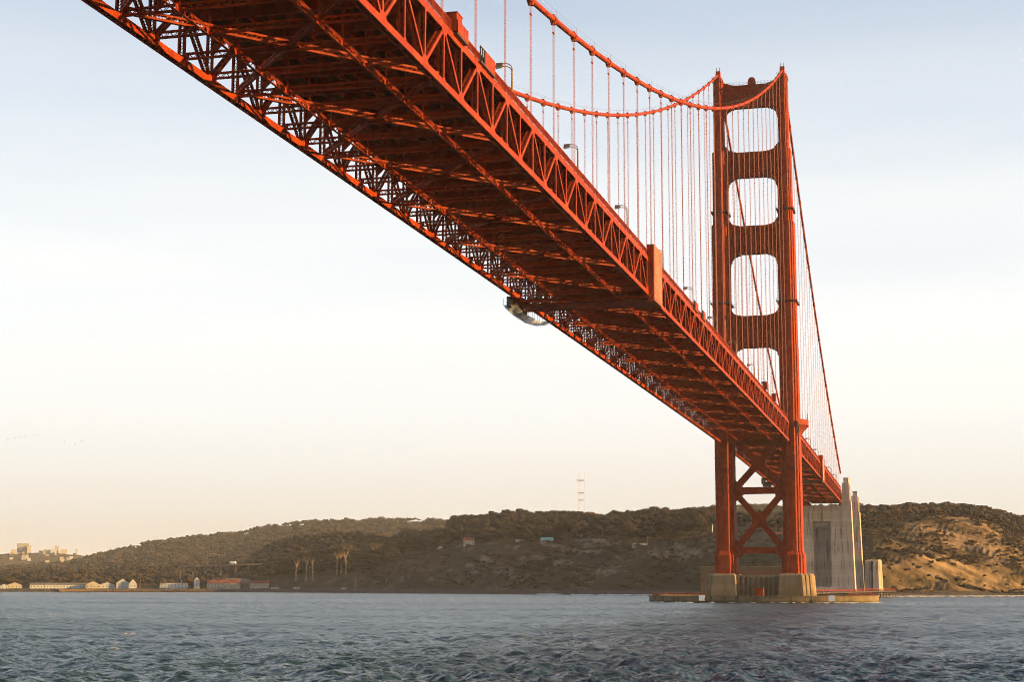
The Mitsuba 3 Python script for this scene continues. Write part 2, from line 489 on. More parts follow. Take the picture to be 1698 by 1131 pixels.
# ------------------------------------------------------------------ main cables and suspenders
for s in (1, -1):
    ck = B+'__main_cable'; ck = numbered(ck)
    ym = np.concatenate([np.linspace(Y0-60, 0, 160), np.linspace(0, 343, 70)[1:]])
    pts = np.array([[s*HW, y, cable_z(y)] for y in ym])
    m = MB(); m.tube(pts, .48, 14)
    scene[ck] = mikit.ply(m.mesh(), 'red_paint', smooth=40)
    m = MB()
    for off in (-.42, .42):
        m.tube(pts[5:-3]+np.array([off, 0, 1.45]), .014, 4)
    put('hand_rope', m, 'dark_steel', ck)
    ks = [SHIFT*.6-15.24*k for k in range(1, 41)]+[15.24*k for k in range(1, 22)]
    for y in ks:
        zc = cable_z(y); e = 1.0; t = unit([0, e, cable_z(y+e)-zc])
        zt = zb(y)+8.2
        if zc-zt < 2:
            continue
        m = MB(); c = np.array([s*HW, y, zc]); nrm = np.cross(X, t)
        nrm = nrm if nrm[2] > 0 else -nrm
        m.tube([c-t*.55, c+t*.55], .60, 12)
        m.bar(c+nrm*.55-t*.35, c+nrm*.55+t*.35, X, .34, .5)
        m.tube([c-Z*.30, c-Z*.9], [.62, .42], 8)
        for q in (-.42, .42):
            m.tube([c+X*q+Z*.4, c+X*q+Z*1.5], .025, 4)
        bk = put('cable_band', m, 'red_paint', ck, smooth=40)
        m = MB()
        for a in (-1, 1):
            for b in (-1, 1):
                m.tube([[s*HW+a*.09, y+b*.43, zc-.6], [s*HW+a*.055, y+b*.25, zc-2.3], [s*HW+a*.055, y+b*.25, zt]], .033, 5)
        m.box(s*HW-.16, s*HW+.16, y-.36, y+.36, zc-2.42, zc-2.22)
        put('suspender', m, 'faded_red_rope', ck)

# ------------------------------------------------------------------ tower
TW = B+'__tower'


def leg_plan(cx, hx, hy):
    k, d = .095*hx, .17*hy                               # each step of the stepped corner has a splayed face
    q = [(.48*hx, hy), (.48*hx+k, hy-k), (.48*hx+k, hy-d), (.74*hx, hy-d), (.74*hx+k, hy-d-k), (.74*hx+k, hy-2.2*d), (hx-k*.6, hy-2.2*d), (hx, hy-2.2*d-k)]
    pts = [(cx+x, y) for x, y in q]
    full = pts+[(x, -y) for x, y in pts[::-1]]+[(2*cx-x, -y) for x, y in pts]+[(2*cx-x, y) for x, y in pts[::-1]]
    return full


def loft(mb, plans):
    """plans: [(z, polygon)] with the same number of corners"""
    k = len(plans[0][1])
    v = np.array([[x, y, z] for z, pl in plans for x, y in pl])
    i, j = np.meshgrid(np.arange(len(plans)-1), np.arange(k), indexing='ij')
    q = np.stack([i*k+j, i*k+(j+1) % k, (i+1)*k+(j+1) % k, (i+1)*k+j], -1).reshape(-1, 4)
    f = np.vstack([q[:, [0, 2, 1]], q[:, [0, 3, 2]]])
    mb.add(v, f)
    for z, pl, flip in ((plans[0][0], plans[0][1], True), (plans[-1][0], plans[-1][1], False)):
        mb.prism(pl, 'xy', z-.01, z)
    return mb


SEGS = [(11.4, 4.5, 8.6), (18.9, 4.5, 8.6), (20.6, 3.78, 7.4), (104.5, 3.70, 6.7), (104.6, 3.55, 6.1), (156.8, 3.50, 6.0), (157.0, 2.95, 5.2), (188.3, 2.85, 5.1), (188.5, 2.12, 4.4), (219.2, 2.05, 4.3)]
for s in (-1, 1):
    c = s*13.6
    m = MB()
    for a, b in zip(SEGS[:-1], SEGS[1:]):
        if b[0]-a[0] < .3:
            continue
        loft(m, [(a[0], leg_plan(c, a[1], a[2])), (b[0], leg_plan(c, b[1], b[2]))])
    # vertical seams of the plating: thin ribs on the broad faces
    for a, b in zip(SEGS[2:-1], SEGS[3:]):
        if b[0]-a[0] < 5:
            continue
        for x in (-.17, .17):
            for q in (-1, 1):
                m.bar((c+a[1]*x, q*(a[2]+.03), a[0]), (c+b[1]*x, q*(b[2]+.03), b[0]), X, .09, .1)
        for zz in np.arange(a[0]+5, b[0], 9.1):
            tt = (zz-a[0])/(b[0]-a[0]); hx = a[1]+(b[1]-a[1])*tt; hy = a[2]+(b[2]-a[2])*tt
            m.box(c-.5*hx-.02, c+.5*hx+.02, -hy-.035, hy+.035, zz, zz+.22)
    put('leg', m, 'red_paint', TW)
    # stepped cap, saddle housing and finial posts
    m = MB()
    m.prism(leg_plan(c, 2.25, 4.6), 'xy', 219.2, 220.3); m.prism(leg_plan(c, 1.9, 4.0), 'xy', 220.3, 221.2)
    m.prism([(-3.2, 221.2), (3.2, 221.2), (1.2, 223.6), (.8, 225.0), (-.8, 225.0), (-1.2, 223.6)], 'yz', c-.95, c+.95)
    for a in (-.6, .6):
        for b in (-.5, .5):
            m.bar((c+a, b, 225.0), (c+a, b, 226.6), X, .14, .14)
    for q in (-1, 1):
        m.bar((c-2.2, q*4.4, 221.4), (c+2.2, q*4.4, 221.4), Y, .06, .06)
        for a in np.linspace(-2.2, 2.2, 5):
            m.bar((c+a, q*4.4, 220.3), (c+a, q*4.4, 221.4), X, .06, .06)
    put('saddle_housing', m, 'red_paint', TW)
    for zz in (162.0, 122.8):
        hx, hy = (2.95, 5.2) if zz > 157 else (3.55, 6.1)
        m = MB()
        outer = sbox(c-hx-.7, -hy-.7, c+hx+.7, hy+.7); inner = Polygon(leg_plan(c, hx+.02, hy+.02))
        m.prism(outer.difference(inner), 'xy', zz, zz+.28)
        for q in np.linspace(-1, 1, 7):
            for r in (-1, 1):
                m.bar((c+q*(hx+.62), r*(hy+.62), zz), (c+q*(hx+.62), r*(hy+.62), zz+1.2), X, .07, .07)
                m.bar((c+r*(hx+.62), q*(hy+.62), zz), (c+r*(hx+.62), q*(hy+.62), zz+1.2), X, .07, .07)
        for r in (-1, 1):
            m.bar((c-hx-.62, r*(hy+.62), zz+1.2), (c+hx+.62, r*(hy+.62), zz+1.2), Z, .06, .06)
            m.bar((c+r*(hx+.62), -hy-.62, zz+1.2), (c+r*(hx+.62), hy+.62, zz+1.2), Z, .06, .06)
        put('catwalk', m, 'dark_steel', TW)
    # fixed ladder platform under the deck
    m = MB(); zc = 54.0
    m.box(c-2.0, c+2.0, -8.4, -7.12, zc, zc+.12); m.box(c-2.0, c+2.0, -8.4, -7.12, zc+4.5, zc+4.62); m.box(c-2.0, c+2.0, -8.4, -7.12, zc-3.8, zc-3.68)
    for a in (-1.9, 1.9):
        m.bar((c+a, -8.3, zc-3.8), (c+a, -8.3, zc+5.6), X, .12, .12)
    put('ladder_platform', m, 'dark_steel', TW)

struts = [(207.9, 217.8, 11.55, 1.3, 1), (177.5, 188.2, 10.75, 1.8, 1), (144.5, 156.2, 10.1, 2.2, 1), (104.7, 117.8, 9.95, 2.6, 1)]
for i, (z0, z1, xi, hd, fl) in enumerate(struts):
    xo = xi+1.0
    poly = [(-xo, z1), (-xo, z0-7.2)]
    def corner(sx, zz, up):
        # stepped corbel from the leg to the strut
        st = [(0, 4.9), (.4, 4.9), (.4, 3.5), (.9, 3.5), (.9, 2.5), (1.6, 1.6), (2.4, .95), (3.1, .95), (3.1, .45), (4.3, .45), (4.3, 0)]
        return [(sx*(xi-a), zz-b if not up else zz+b*.55) for a, b in st]
    lowL = [(-xo, z0-4.9)]+corner(-1, z0, False)
    lowR = (corner(1, z0, False))[::-1]+[(xo, z0-4.9)]
    if i == 0:
        top = [(xo, z1+1.2), (xi-1.5, z1+1.2), (xi-3.2, z1+.5), (xi-5, z1), (-xi+5, z1), (-xi+3.2, z1+.5), (-xi+1.5, z1+1.2), (-xo, z1+1.2)]
    else:
        top = [(xo, z1+4)]+corner(1, z1, True)+corner(-1, z1, True)[::-1]+[(-xo, z1+4)]
    m = MB(); m.prism(Polygon(lowL+lowR+top).buffer(0), 'xz', -hd, hd)
    # fluted panel: ribs standing proud of both faces, with a border
    zr0, zr1 = (z0+2.2, z1-2.0) if i == 0 else (z0+.9, z1-.9)
    xs = np.linspace(-xi+1.8, xi-1.8, 14 if i == 0 else 17)
    for x in xs:
        for q in (-1, 1):
            m.box(x-.30, x+.30, q*(hd+.26)-.26, q*(hd+.26)+.26, zr0, zr1)
    for q in (-1, 1):
        m.box(-xi+.5, xi-.5, q*(hd+.14)-.14, q*(hd+.14)+.14, z1-.7, z1-.1)
        m.box(-xi+4.4, xi-4.4, q*(hd+.14)-.14, q*(hd+.14)+.14, z0+.05, z0+.55)
    put('portal_strut', m, 'red_paint', TW)
m = MB()                                                                        # railing and beacon on the top strut
for q in (-1.2, 1.2):
    m.bar((-10, q, 219.1), (10, q, 219.1), Z, .06, .06)
    for x in np.linspace(-9, 9, 13):
        m.bar((x, q, 217.8), (x, q, 219.1), X, .06, .06)
put('top_railing', m, 'red_paint', TW)
m = MB(); a = np.linspace(0, np.pi/2, 7)
m.tube([[.6, 0, 217.8], [.6, 0, 219.3], [.6, 0, 219.301], [.6, 0, 219.9]]+[[.6, 0, 219.9+1.55*math.sin(t)] for t in a[1:]], [1.75, 1.75, 1.55, 1.55]+[max(1.55*math.cos(t), .01) for t in a[1:]], 18)
put('aircraft_beacon', m, 'red_paint', TW, smooth=40)


def plate_bar(p0, p1, w):
    p0, p1 = np.array(p0, float), np.array(p1, float); d = unit(p1-p0); n = np.array([-d[1], d[0]])
    return Polygon([p0+n*w/2, p1+n*w/2, p1-n*w/2, p0-n*w/2])


for z0, z1, nm in ((19.7, 22.2, 'horizontal_strut'), (43.9, 46.6, 'horizontal_strut'), (66.8, 69.4, 'horizontal_strut')):
    m = MB(); m.box(-10.2, 10.2, -1.6, 1.6, z0, z1); m.box(-9, 9, -1.66, 1.66, z0+.25, z0+.4); m.box(-9, 9, -1.66, 1.66, z1-.4, z1-.25)
    put(nm, m, 'red_paint', TW)
for z0, z1 in ((20.9, 45.2), (45.2, 68)):
    zc = (z0+z1)/2+(.4 if z0 < 30 else 0)
    for s in (-1, 1):
        m = MB()
        g = [plate_bar((-s*10.4, z0), (s*10.4, z1), 2.5)]
        m.prism(g[0], 'xz', -1.4-.03*s, 1.4+.03*s)
        put('cross_brace', m, 'red_paint', TW)
    m = MB()
    m.prism(Polygon([(-2.9, zc-1.2), (-2.9, zc+1.2), (-1.3, zc+3.0), (1.3, zc+3.0), (2.9, zc+1.2), (2.9, zc-1.2), (1.3, zc-3.0), (-1.3, zc-3.0)]), 'xz', -1.52, 1.52)
    put('gusset', m, 'red_paint', TW)
for s in (-1, 1):
    for zc in (20.9, 45.2):
        m = MB()
        up = [(s*10.1, zc+5.0), (s*8.6, zc+3.4), (s*6.2, zc+1.25), (s*6.2, zc-1.25)]
        dn = [(s*8.6, zc-3.4), (s*10.1, zc-4.6)] if zc > 30 else [(s*8.2, zc-2.8), (s*9.2, zc-3.8), (s*10.1, zc-4.0)]
        m.prism(Polygon(up+dn).buffer(0), 'xz', -1.74, 1.74)
        put('gusset', m, 'red_paint', TW)
# balconies where the sidewalk goes round the outside of the tower
for s in (-1, 1):
    m = MB(); zf = zb(0)+8.45
    def bal(r, e): return Polygon([(s*x, y) for x, y in [(17.0, -8.2-e), (19.4+r, -6.0-e*.6), (20.6+r, -3.2), (20.6+r, 3.2), (19.4+r, 6.0+e*.6), (17.0, 8.2+e)]])
    m.prism(bal(0, 0), 'xy', zf-.5, zf)
    m.prism(bal(0, 0).difference(bal(-.25, -.3)), 'xy', zf, zf+1.35)
    m.prism(bal(.12, .1).difference(bal(-.35, -.4)), 'xy', zf+1.35, zf+1.5)
    m.prism(bal(.1, .1), 'xy', zf-.85, zf-.5)
    for k in range(7):
        f0 = 1-(k+1)/7.5
        p = Polygon([(s*17.0, -5.8*f0-1.6), (s*(17.0+3.4*f0**1.5), -4.2*f0-.7), (s*(17.0+3.4*f0**1.5), 4.2*f0+.7), (s*17.0, 5.8*f0+1.6)])
        m.prism(p, 'xy', zf-.85-.75*(k+1), zf-.85-.75*k)
    put('balcony', m, 'red_paint', TW)
    m = MB()
    for x, y, h in ((19.0, -5, 3.4), (20.2, -2.5, 2.6), (20.3, 0, 4.6), (20.4, .8, 4.3)):
        m.bar((s*x, y, zf), (s*x, y, zf+h), X, .1, .1)
    m.bar((s*20.3, 0, zf+3), (s*20.4, .8, zf+3), Z, .1, .1)
    put('balcony_post', m, 'dark_steel', TW)

# concrete pier
PR = B+'__pier'
for s in (-1, 1):
    m = MB()
    c = s*13.8
    def pp(e): return [(c+s*a*(1+0*e), b) for a, b in []]
    def plan(e):
        h = [(3.9, 14), (4.75, 13.0), (4.75, 11.4), (5.3, 11.4), (6.1, 10.4), (6.1, 8.6), (6.65, 8.6), (7.4, 7.6)]
        q = [(-4.9-e, -14-e)]+[(x+e, -y-e) for x, y in h]+[(x+e, y+e) for x, y in h[::-1]]+[(-4.9-e, 14+e)]
        pl = [(c+s*x, y) for x, y in q]
        return pl if s > 0 else pl[::-1]
    loft(m, [(-6, plan(1.1)), (10.7, plan(0))]); loft(m, [(10.7, plan(0)), (11.4, plan(-.6))])
    put('pedestal', m, 'pier_concrete', PR)
m = MB(); m.box(-9.3, 9.3, -8.6, 8.6, -6, 10.9)
for x in np.linspace(-8.0, 8.0, 9):
    m.prism([(x-.55, -8.6), (x-.4, -9.6), (x+.4, -9.6), (x+.55, -8.6)], 'xy', -6, 10.4)
    m.prism([(x-.55, 8.6), (x-.4, 9.6), (x+.4, 9.6), (x+.55, 8.6)][::-1], 'xy', -6, 10.4)
put('ribbed_wall', m, 'pier_concrete', PR)
m = MB()
for y in (-8.4, 8.4):
    for zz in (11.4, 12.0):
        m.bar((-9, y, zz), (9, y, zz), Z, .06, .06)
    for x in np.linspace(-9, 9, 13):
        m.bar((x, y, 10.9), (x, y, 12.0), X, .07, .07)
put('pier_railing', m, 'red_paint', PR)

# ------------------------------------------------------------------ shore pylons with the arch between them
def pylon(y0, y1, xw, ztop, zwall, name):
    key = B+'__'+name; key = numbered(key)
    m = MB()
    m2 = [(x, y) for x, y in [(-xw+.4, y0+1.0), (xw-.4, y0+1.0), (xw-.4, y1-1), (-xw+.4, y1-1)]]
    wall = sbox(-xw+.5, 2, xw-.5, zwall)
    for cx in (5.6-3.9, -5.6+3.9)[:1]:
        pass
    niche = Polygon([(-3.8, 6.5), (-3.8, 46), (7.0, 46), (7.0, 6.5)]) if name == 'pylon' else Polygon()
    nic = niche
    if not nic.is_empty:
        m.prism(wall.difference(nic).difference(Polygon([(-16, 6.5), (-16, 46), (-9.5, 46), (-9.5, 6.5)])), 'xz', y0+.05, y0+2.2)
        m.prism(wall, 'xz', y0+7.0, y1-1)
        arch = Polygon([(-3.0, 6.5), (-3.0, 40.5), (-2.2, 42.5), (5.4, 42.5), (6.2, 40.5), (6.2, 6.5)])
        m.prism(sbox(-3.8, 6.5, 7.0, 46).difference(arch).buffer(0), 'xz', y0+2.2, y0+3.0)
        m.prism(sbox(-3.8, 43.6, 7.0, 45.2), 'xz', y0+1.6, y0+2.2)
    else:
        m.prism(wall, 'xz', y0+.6, y1-1)
    scene[key] = mikit.ply(m.mesh(), 'concrete')
    for s in (-1, 1):
        m = MB()
        def sp(e, inn): return [(s*(xw-5.6+inn), y0), (s*(xw+e), y0), (s*(xw+e), y1+e), (s*(xw-5.6+inn), y1+e)][::s]
        loft(m, [(2, sp(1.5, 0)), (ztop-14, sp(.25, 0))])
        loft(m, [(ztop-14, sp(-.35, 0.4)), (ztop-3.2, sp(-.6, .8))])
        cx = s*(xw-2.4)
        m.prism([(cx-1.5, y0+1.1), (cx+1.5, y0+1.1), (cx+1.5, y1-1.1), (cx-1.5, y1-1.1)], 'xy', ztop-3.2, ztop-.6)
        m.prism([(cx-1.7, y0+.9), (cx+1.7, y0+.9), (cx+1.7, y1-.9), (cx-1.7, y1-.9)], 'xy', ztop-.6, ztop)
        for q in (-1, 0, 1):
            m.box(cx+s*2.1-.2+.0, cx+s*2.1+.2, (y0+y1)/2+q*2.2-.45, (y0+y1)/2+q*2.2+.45, 20, ztop-4)
        put('pylon_shaft', m, 'concrete', key)
    return key


pylon(340.5, 352, 19.2, 72.6, 55.6, 'pylon')
pylon(440, 452, 19.6, 70.0, 52.0, 'pylon')
AR = B+'__arch_span'
for s in (1, -1):
    m = MB(); x = s*12
    ya = np.linspace(353, 440, 12); za = 18+30*(1-((ya-396.5)/43.5)**2)
    for a, b, c, d in zip(ya[:-1], ya[1:], za[:-1], za[1:]):
        laced(m, (x, a, c), (x, b, d), X, 1.2, .8, pitch=2.5); laced(m, (x, a, c+5), (x, b, d+5), X, 1.2, .8, pitch=2.5)
        m.bar((x, a, c), (x, a, c+5), X, .8, .4); m.bar((x, a, c+5), (x, b, d), X, .5, .3); m.bar((x, a, c+5), (x, a, zb(a)+2), X, .9, .6)
    put('arch_rib', m, 'red_paint', AR)
m = MB()
for x in (-12.5, 12.5):
    for z0 in (1.0, 6.6):
        m.bar((x, 352, zb(352)+z0), (x, 441, zb(441)+z0), X, .9, .9)
    for y in np.arange(353, 441, 7.6):
        m.bar((x, y, zb(y)+1), (x, y, zb(y)+6.6), X, .5, .4); m.bar((x, y, zb(y)+1), (x, y+7.6, zb(y)+6.4), X, .5, .4)
m.box(-13.5, 13.5, 352, 470, zb(400)+7.6, zb(400)+8.2)
put('approach_deck', m, 'red_paint', AR)
m = MB()
for k, (xa, xb_) in enumerate(((20.9, 26.5), (28.4, 33.4))):
    pass
for i, (xx, yy) in enumerate(((25.2, 440), (30.4, 437))):
    m = MB(); pl = lambda e: [(xx-2.4-e, yy-3-e), (xx+.9, yy-3-e), (xx+2.6+e, yy-.6), (xx+2.6+e, yy+9+e), (xx-2.4-e, yy+9+e)]
    loft(m, [(2, pl(.6)), (23.5, pl(0)), (24.3, pl(-.4))])
    put('buttress', m, 'concrete', AR)

# ------------------------------------------------------------------ fender ring round the tower pier
t = np.linspace(0, 2*np.pi, 97)[:-1]
def oval(a, b, n=3.0):
    return [(1.0+a*np.sign(np.cos(q))*abs(np.cos(q))**(2/n), 2+b*np.sign(np.sin(q))*abs(np.sin(q))**(2/n)) for q in t]
F = thing('concrete_fender', 'low oval concrete fender wall in the water around the tower pier', 'fender')
m = MB(); m.prism(Polygon(oval(45.5, 42)).difference(Polygon(oval(38, 34))), 'xy', -6, 2.35)
m.prism(Polygon(oval(45.7, 42.2)).difference(Polygon(oval(45.0, 41.5))), 'xy', 2.354, 2.75)
for q in np.arange(0, 96, 3):
    pass
put('ring_wall', m, 'mossy_concrete', F)
for k, (q0) in enumerate((0,)):
    m = MB(); o = np.array(oval(44.2, 40.6))
    for i in range(0, 96, 2):
        m.bar((*o[i], 2.35), (*o[i], 3.7), X, .12, .12)
    for zz in (3.0, 3.65):
        for i in range(96):
            if not 60 < i < 84:
                m.bar((*o[i], zz), (*o[(i+1) % 96], zz), Z, .07, .07)
    put('fender_railing', m, 'red_paint', F)
for x, y, nm in ((-18.6, -39.6, 'left'), (30.6, -38.6, 'right')):
    m = MB(); m.box(x-1.1, x+1.1, y-.15, y+.1, .75, 2.9); m.box(x-.9, x+.9, y+.1, y+.5, 2.36, 2.7)
    put('navigation_board', m, 'white_canvas', None, label=f'square white navigation board on the {"east" if nm=="left" else "west"} part of the fender, {"left" if nm=="left" else "right"} of the tower pier', category='board')
m = MB(); m.box(1.2, 4.4, -33.5, -30.5, 2.35, 5.3); m.prism([(1.0, 5.3), (4.6, 5.3), (4.6, 5.5), (1.0, 5.9)], 'xz', -33.7, -30.3); m.box(2.2, 3.3, -33.56, -33.5, 2.4, 4.6)
put('equipment_shed', m, 'red_paint', None, label='small red equipment shed on the fender in front of the pier wall', category='shed')

# access trestle from the shore to the fender, with red rails
TR = thing('access_trestle', 'dark low access trestle with red railings running from fender to shore', 'trestle')
m = MB(); p0, p1 = np.array([12, 42, 3.4]), np.array([40, 415, 3.9])
m.bar(p0, p1, X, 5, .7); put('trestle_deck', m, 'dark_steel', TR)
m = MB()
for k in np.linspace(0, 1, 24):
    q = p0+(p1-p0)*k
    for a in (-2, 2):
        m.tube([q+[a, 0, -9], q+[a, 0, -.3]], .3, 6)
    m.bar(q+[-2.3, 0, -.6], q+[2.3, 0, -.6], Y, .5, .5)
put('pile', m, 'dark_steel', TR)
m = MB()
for a in (-2.3, 2.3):
    for h in (.9, 1.5):
        m.bar(p0+[a, 0, h], p1+[a, 0, h], X, .12, .12)
    for k in np.linspace(0, 1, 80):
        q = p0+(p1-p0)*k+[a, 0, 0]; m.bar(q, q+[0, 0, 1.5], X, .14, .14)
put('trestle_railing', m, 'red_paint', TR)

# ------------------------------------------------------------------ things on the deck
def lamp(x, y, label, group='street lamps along the bridge deck'):
    k = thing('street_lamp', label, 'street lamp', group); z = zb(y)+8.42
    m = MB(); m.tube([[x, y, z], [x, y, z+.5], [x, y, z+.52], [x, y, z+6.6]], [.24, .24, .17, .13], 8)
    put('post', m, 'lamp_metal', k, smooth=40)
    for off, drop in ((0, 0), (0, -.45)):
        m = MB(); m.tube([[x-1.15*(1-math.cos(q)), y, z+6.6+drop+.95*math.sin(q)] for q in np.linspace(0, np.pi/2, 7)]+[[x-1.6, y, z+7.55+drop]], .07, 6)
        put('arm', m, 'lamp_metal', k, smooth=40)
    m = MB(); m.prism([(x-2.55, z+6.95), (x-1.45, z+7.1), (x-1.35, z+7.6), (x-2.4, z+7.62)], 'xz', y-.28, y+.28); put('lamp_head', m, 'lamp_metal', k)
    m = MB(); m.prism([(x-2.5, z+6.86), (x-1.55, z+6.99), (x-1.5, z+7.09), (x-2.5, z+6.94)], 'xz', y-.24, y+.24); put('lens', m, 'lamp_lens', k)


LAMPS = [(-449.2, 'nearest street lamp, its brown hooked head standing above the railing near the raised panel'), (-403.8, 'second nearest street lamp above the truss railing'),
         (-357.3, 'third street lamp, just on the near side of the tall pink cladding'), (-312.9, 'fourth street lamp, just behind the tall pink cladding'),
         (-266.6, 'fifth street lamp, halfway between the pink cladding and the tower'), (-221.0, 'sixth street lamp, in front of the left tower leg'),
         (-175.5, 'seventh street lamp, against the left edge of the tower leg'), (-124.2, 'street lamp seen through the lowest tower opening above the deck'),
         (-78.5, 'last street lamp before the tower, beside the red signal boxes'),
         (120.5, 'first street lamp past the tower, close to the balcony'), (172, 'second street lamp past the tower, above the pale panel'),
         (221.5, 'third street lamp past the tower'), (271.5, 'fourth street lamp past the tower'), (322, 'last street lamp past the tower, beside the concrete pylon')]
for y, l in LAMPS:
    lamp(12.5, y, l)


def booth(y, label):
    k = thing('maintenance_booth', label, 'booth'); z = zb(y)+8.47
    m = MB(); m.box(12.7, 14.6, y-1.2, y+1.2, z, z+2.45); m.box(12.6, 14.7, y-1.3, y+1.3, z+2.45, z+2.55); put('booth_wall', m, 'red_paint', k)
    m = MB(); m.box(14.6, 14.63, y-.1, y+.4, z+1.1, z+1.7); put('window', m, 'glass_dark', k)
    m = MB(); m.box(14.66, 14.76, y-1.2, y+3.6, z-.15, z+1.5); m.box(14.0, 14.76, y+3.5, y+3.6, z-.15, z+1.5); put('front_panel', m, 'red_paint', k)
    m = MB(); m.box(14.1, 14.72, y-1.2, y+3.6, z-.4, z-.16); put('shelf', m, 'dark_steel', k)


booth(-483.6, 'square red booth with a small window standing on the bridge sidewalk edge at the top')


def raised(y0, y1, label):
    k = thing('access_gate', label, 'gate'); z = zb(y0)+8.47
    m = MB(); m.box(14.4, 14.5, y0, y1, z-.1, z+2.0); put('gate_panel', m, 'red_paint', k)
    m = MB()
    for y in np.linspace(y0-2.2, y0-.3, 3):
        m.box(14.35, 14.5, y-.05, y+.05, z-.1, z+1.95)
    m.box(14.35, 14.5, y0-2.3, y0-.2, z+1.85, z+1.95); put('gate_frame', m, 'dark_steel', k)
    m = MB(); m.box(14.1, 14.55, y0-2.3, y1, z-.3, z-.12); put('sill', m, 'dark_steel', k)


raised(-471.0, -466.0, 'raised red gate panel with open frame on the railing below the nearest lamp')
raised(-276.0, -271.0, 'raised red gate panel on the railing just before the fifth lamp')
raised(-262.0, -258.0, 'raised red gate panel on the railing just past the fifth lamp')


def sig(y, z0, label):
    k = thing('signal_box', label, 'box'); z = zb(y)+8.5
    m = MB(); m.box(13.4, 15.0, y-1.3, y+1.3, z+z0, z+z0+2.6); put('housing', m, 'red_paint', k)
    m = MB(); m.tube([[14.2, y, z], [14.2, y, z+z0+.1]], .12, 6); m.tube([[14.2, y+1.2, z], [14.2, y+1.2, z+z0+3.6], [13.2, y+1.2, z+z0+3.9]], .07, 6); put('bracket', m, 'dark_steel', k)


sig(-107, .9, 'red box on a bracket above the railing, upper of two before the tower')
sig(-76, .6, 'red box on a bracket above the railing, lower of two before the tower')
# loops of hose hanging below the balcony
HS = thing('hanging_hose', 'grey hoses hanging in loops from the deck beside the tower leg', 'hose')
for k in range(3):
    m = MB(); q = np.linspace(0, 1, 15); m.tube([[16.9+.35*k+1.3*a*0, -9.2-3.0*k*0-a*5.5+2, 72.2-(5.6-.8*k)*math.sin(math.pi*a)] for a in q], .14, 6)
    put('loop', m, 'dark_steel', HS, smooth=40)

# painters' travellers: one wraps the deck in mid span, one on the side span
TV = thing('maintenance_traveller', 'tall pink clad maintenance traveller wrapped around the deck truss in mid span', 'scaffold')
yc0, yc1 = -342.6, -332.6; zz = zb(-338)
m = MB(); m.box(15.2, 15.45, yc0, yc1, zz-1.0, zz+10.9)
for y in np.linspace(yc0+.5, yc1-.5, 9):
    m.box(15.45, 15.53, y-.05, y+.05, zz-.9, zz+10.8)
put('cladding', m, 'pale_red_cladding', TV, label='pale pink side panel')
m = MB(); m.box(13.9, 15.19, yc0-.02, yc0+.3, zz-1.3, zz+10.9); m.box(13.9, 15.19, yc1-.3, yc1+.02, zz-1.0, zz+10.9); m.box(13.9, 15.19, yc0+.31, yc1-.31, zz+10.4, zz+10.8)
put('end_panel', m, 'red_paint', TV)
m = MB(); m.prism([(15.5, yc0+1), (15.5, yc1), (12.2, yc1), (-13.0, yc1-2), (-15.3, yc1-3), (-15.3, yc0+1), (12.0, yc0+1)], 'xy', zz-.75, zz-.45)
for y in (yc0-2, yc1):
    m.bar((-15, y, zz-.5), (15, y, zz-.5), Z, .5, .3)
put('platform', m, 'red_paint', TV)
m = MB(); m.box(-15.4, -14.5, yc0-4.2, yc1-3, zz-1.9, zz+.3); m.box(-15.2, -12.9, yc0+1, yc0+4, zz-2.3, zz-1.9)
put('east_housing', m, 'dark_steel', TV)
def tarp(y0, y1, zt, depth, xw):
    u = np.linspace(0, 1, 25); w = np.linspace(-1, 1, 13)
    top, bot = [], []
    for a in u:
        for b in w:
            sag = depth*(math.sin(math.pi*min(1, a*1.02))**.6)*(1-.35*b*b)+.12*math.sin(a*21+b*3)*math.sin(math.pi*a)
            top.append((-14.6+xw*b, y0+(y1-y0)*a, zt+(2.1*a)-sag))
    top = np.array(top)
    i, j = np.meshgrid(np.arange(24), np.arange(12), indexing='ij'); a = i*13+j
    q = np.stack([a, a+13, a+14, a+1], -1).reshape(-1, 4)
    f = np.vstack([q[:, [0, 1, 2]], q[:, [0, 2, 3]]])
    return top, f
put('tarpaulin', tarp(yc0-4, yc0+31, zz-1.5, 2.4, 1.5), 'thin_canvas', TV, smooth=True, label='white tarpaulin sagging below the deck edge')
for a in np.linspace(0, 1, 8):
    m = MB(); y = yc0-4+35*a; zt0 = zz-1.5+2.1*a
    for q in (-1.5, 1.5):
        m.bar((-14.6+q, y, zt0+1.5), (-14.6+q, y, zt0-2.4*.65*math.sin(math.pi*min(1, a*1.02))**.6-.05), X, .07, .07)
    pts_ = [(-14.6+1.5*b, y, zt0-2.4*(math.sin(math.pi*min(1, a*1.02))**.6)*(1-.35*b*b)+.12*math.sin(a*21+b*3)*math.sin(math.pi*a)-.04) for b in np.linspace(-1, 1, 7)]
    m.tube(pts_, .05, 5); put('tarpaulin_rib', m, 'dark_steel', TV)
TV2 = thing('maintenance_traveller', 'smaller pale maintenance panel on the side span truss, right of the tower', 'scaffold')
zz = zb(166); m = MB(); m.box(15.0, 15.3, 161, 171, zz-.8, zz+9.6); put('cladding', m, 'pale_red_cladding', TV2, label='pale orange side panel')
m = MB(); m.box(14.0, 15.0, 161, 161.3, zz-.8, zz+9.6); m.box(13.2, 15.2, 163, 169, zz+9.6, zz+12.0); put('end_panel', m, 'red_paint', TV2)
m = MB(); m.box(-15.2, 15.0, 160, 172, zz-1.7, zz-1.2); m.box(-15.4, -14.4, 158, 170, zz-2.4, zz+.5); m.box(-15, -11, 160, 166, zz-3.6, zz-2.0); put('platform', m, 'timber', TV2)

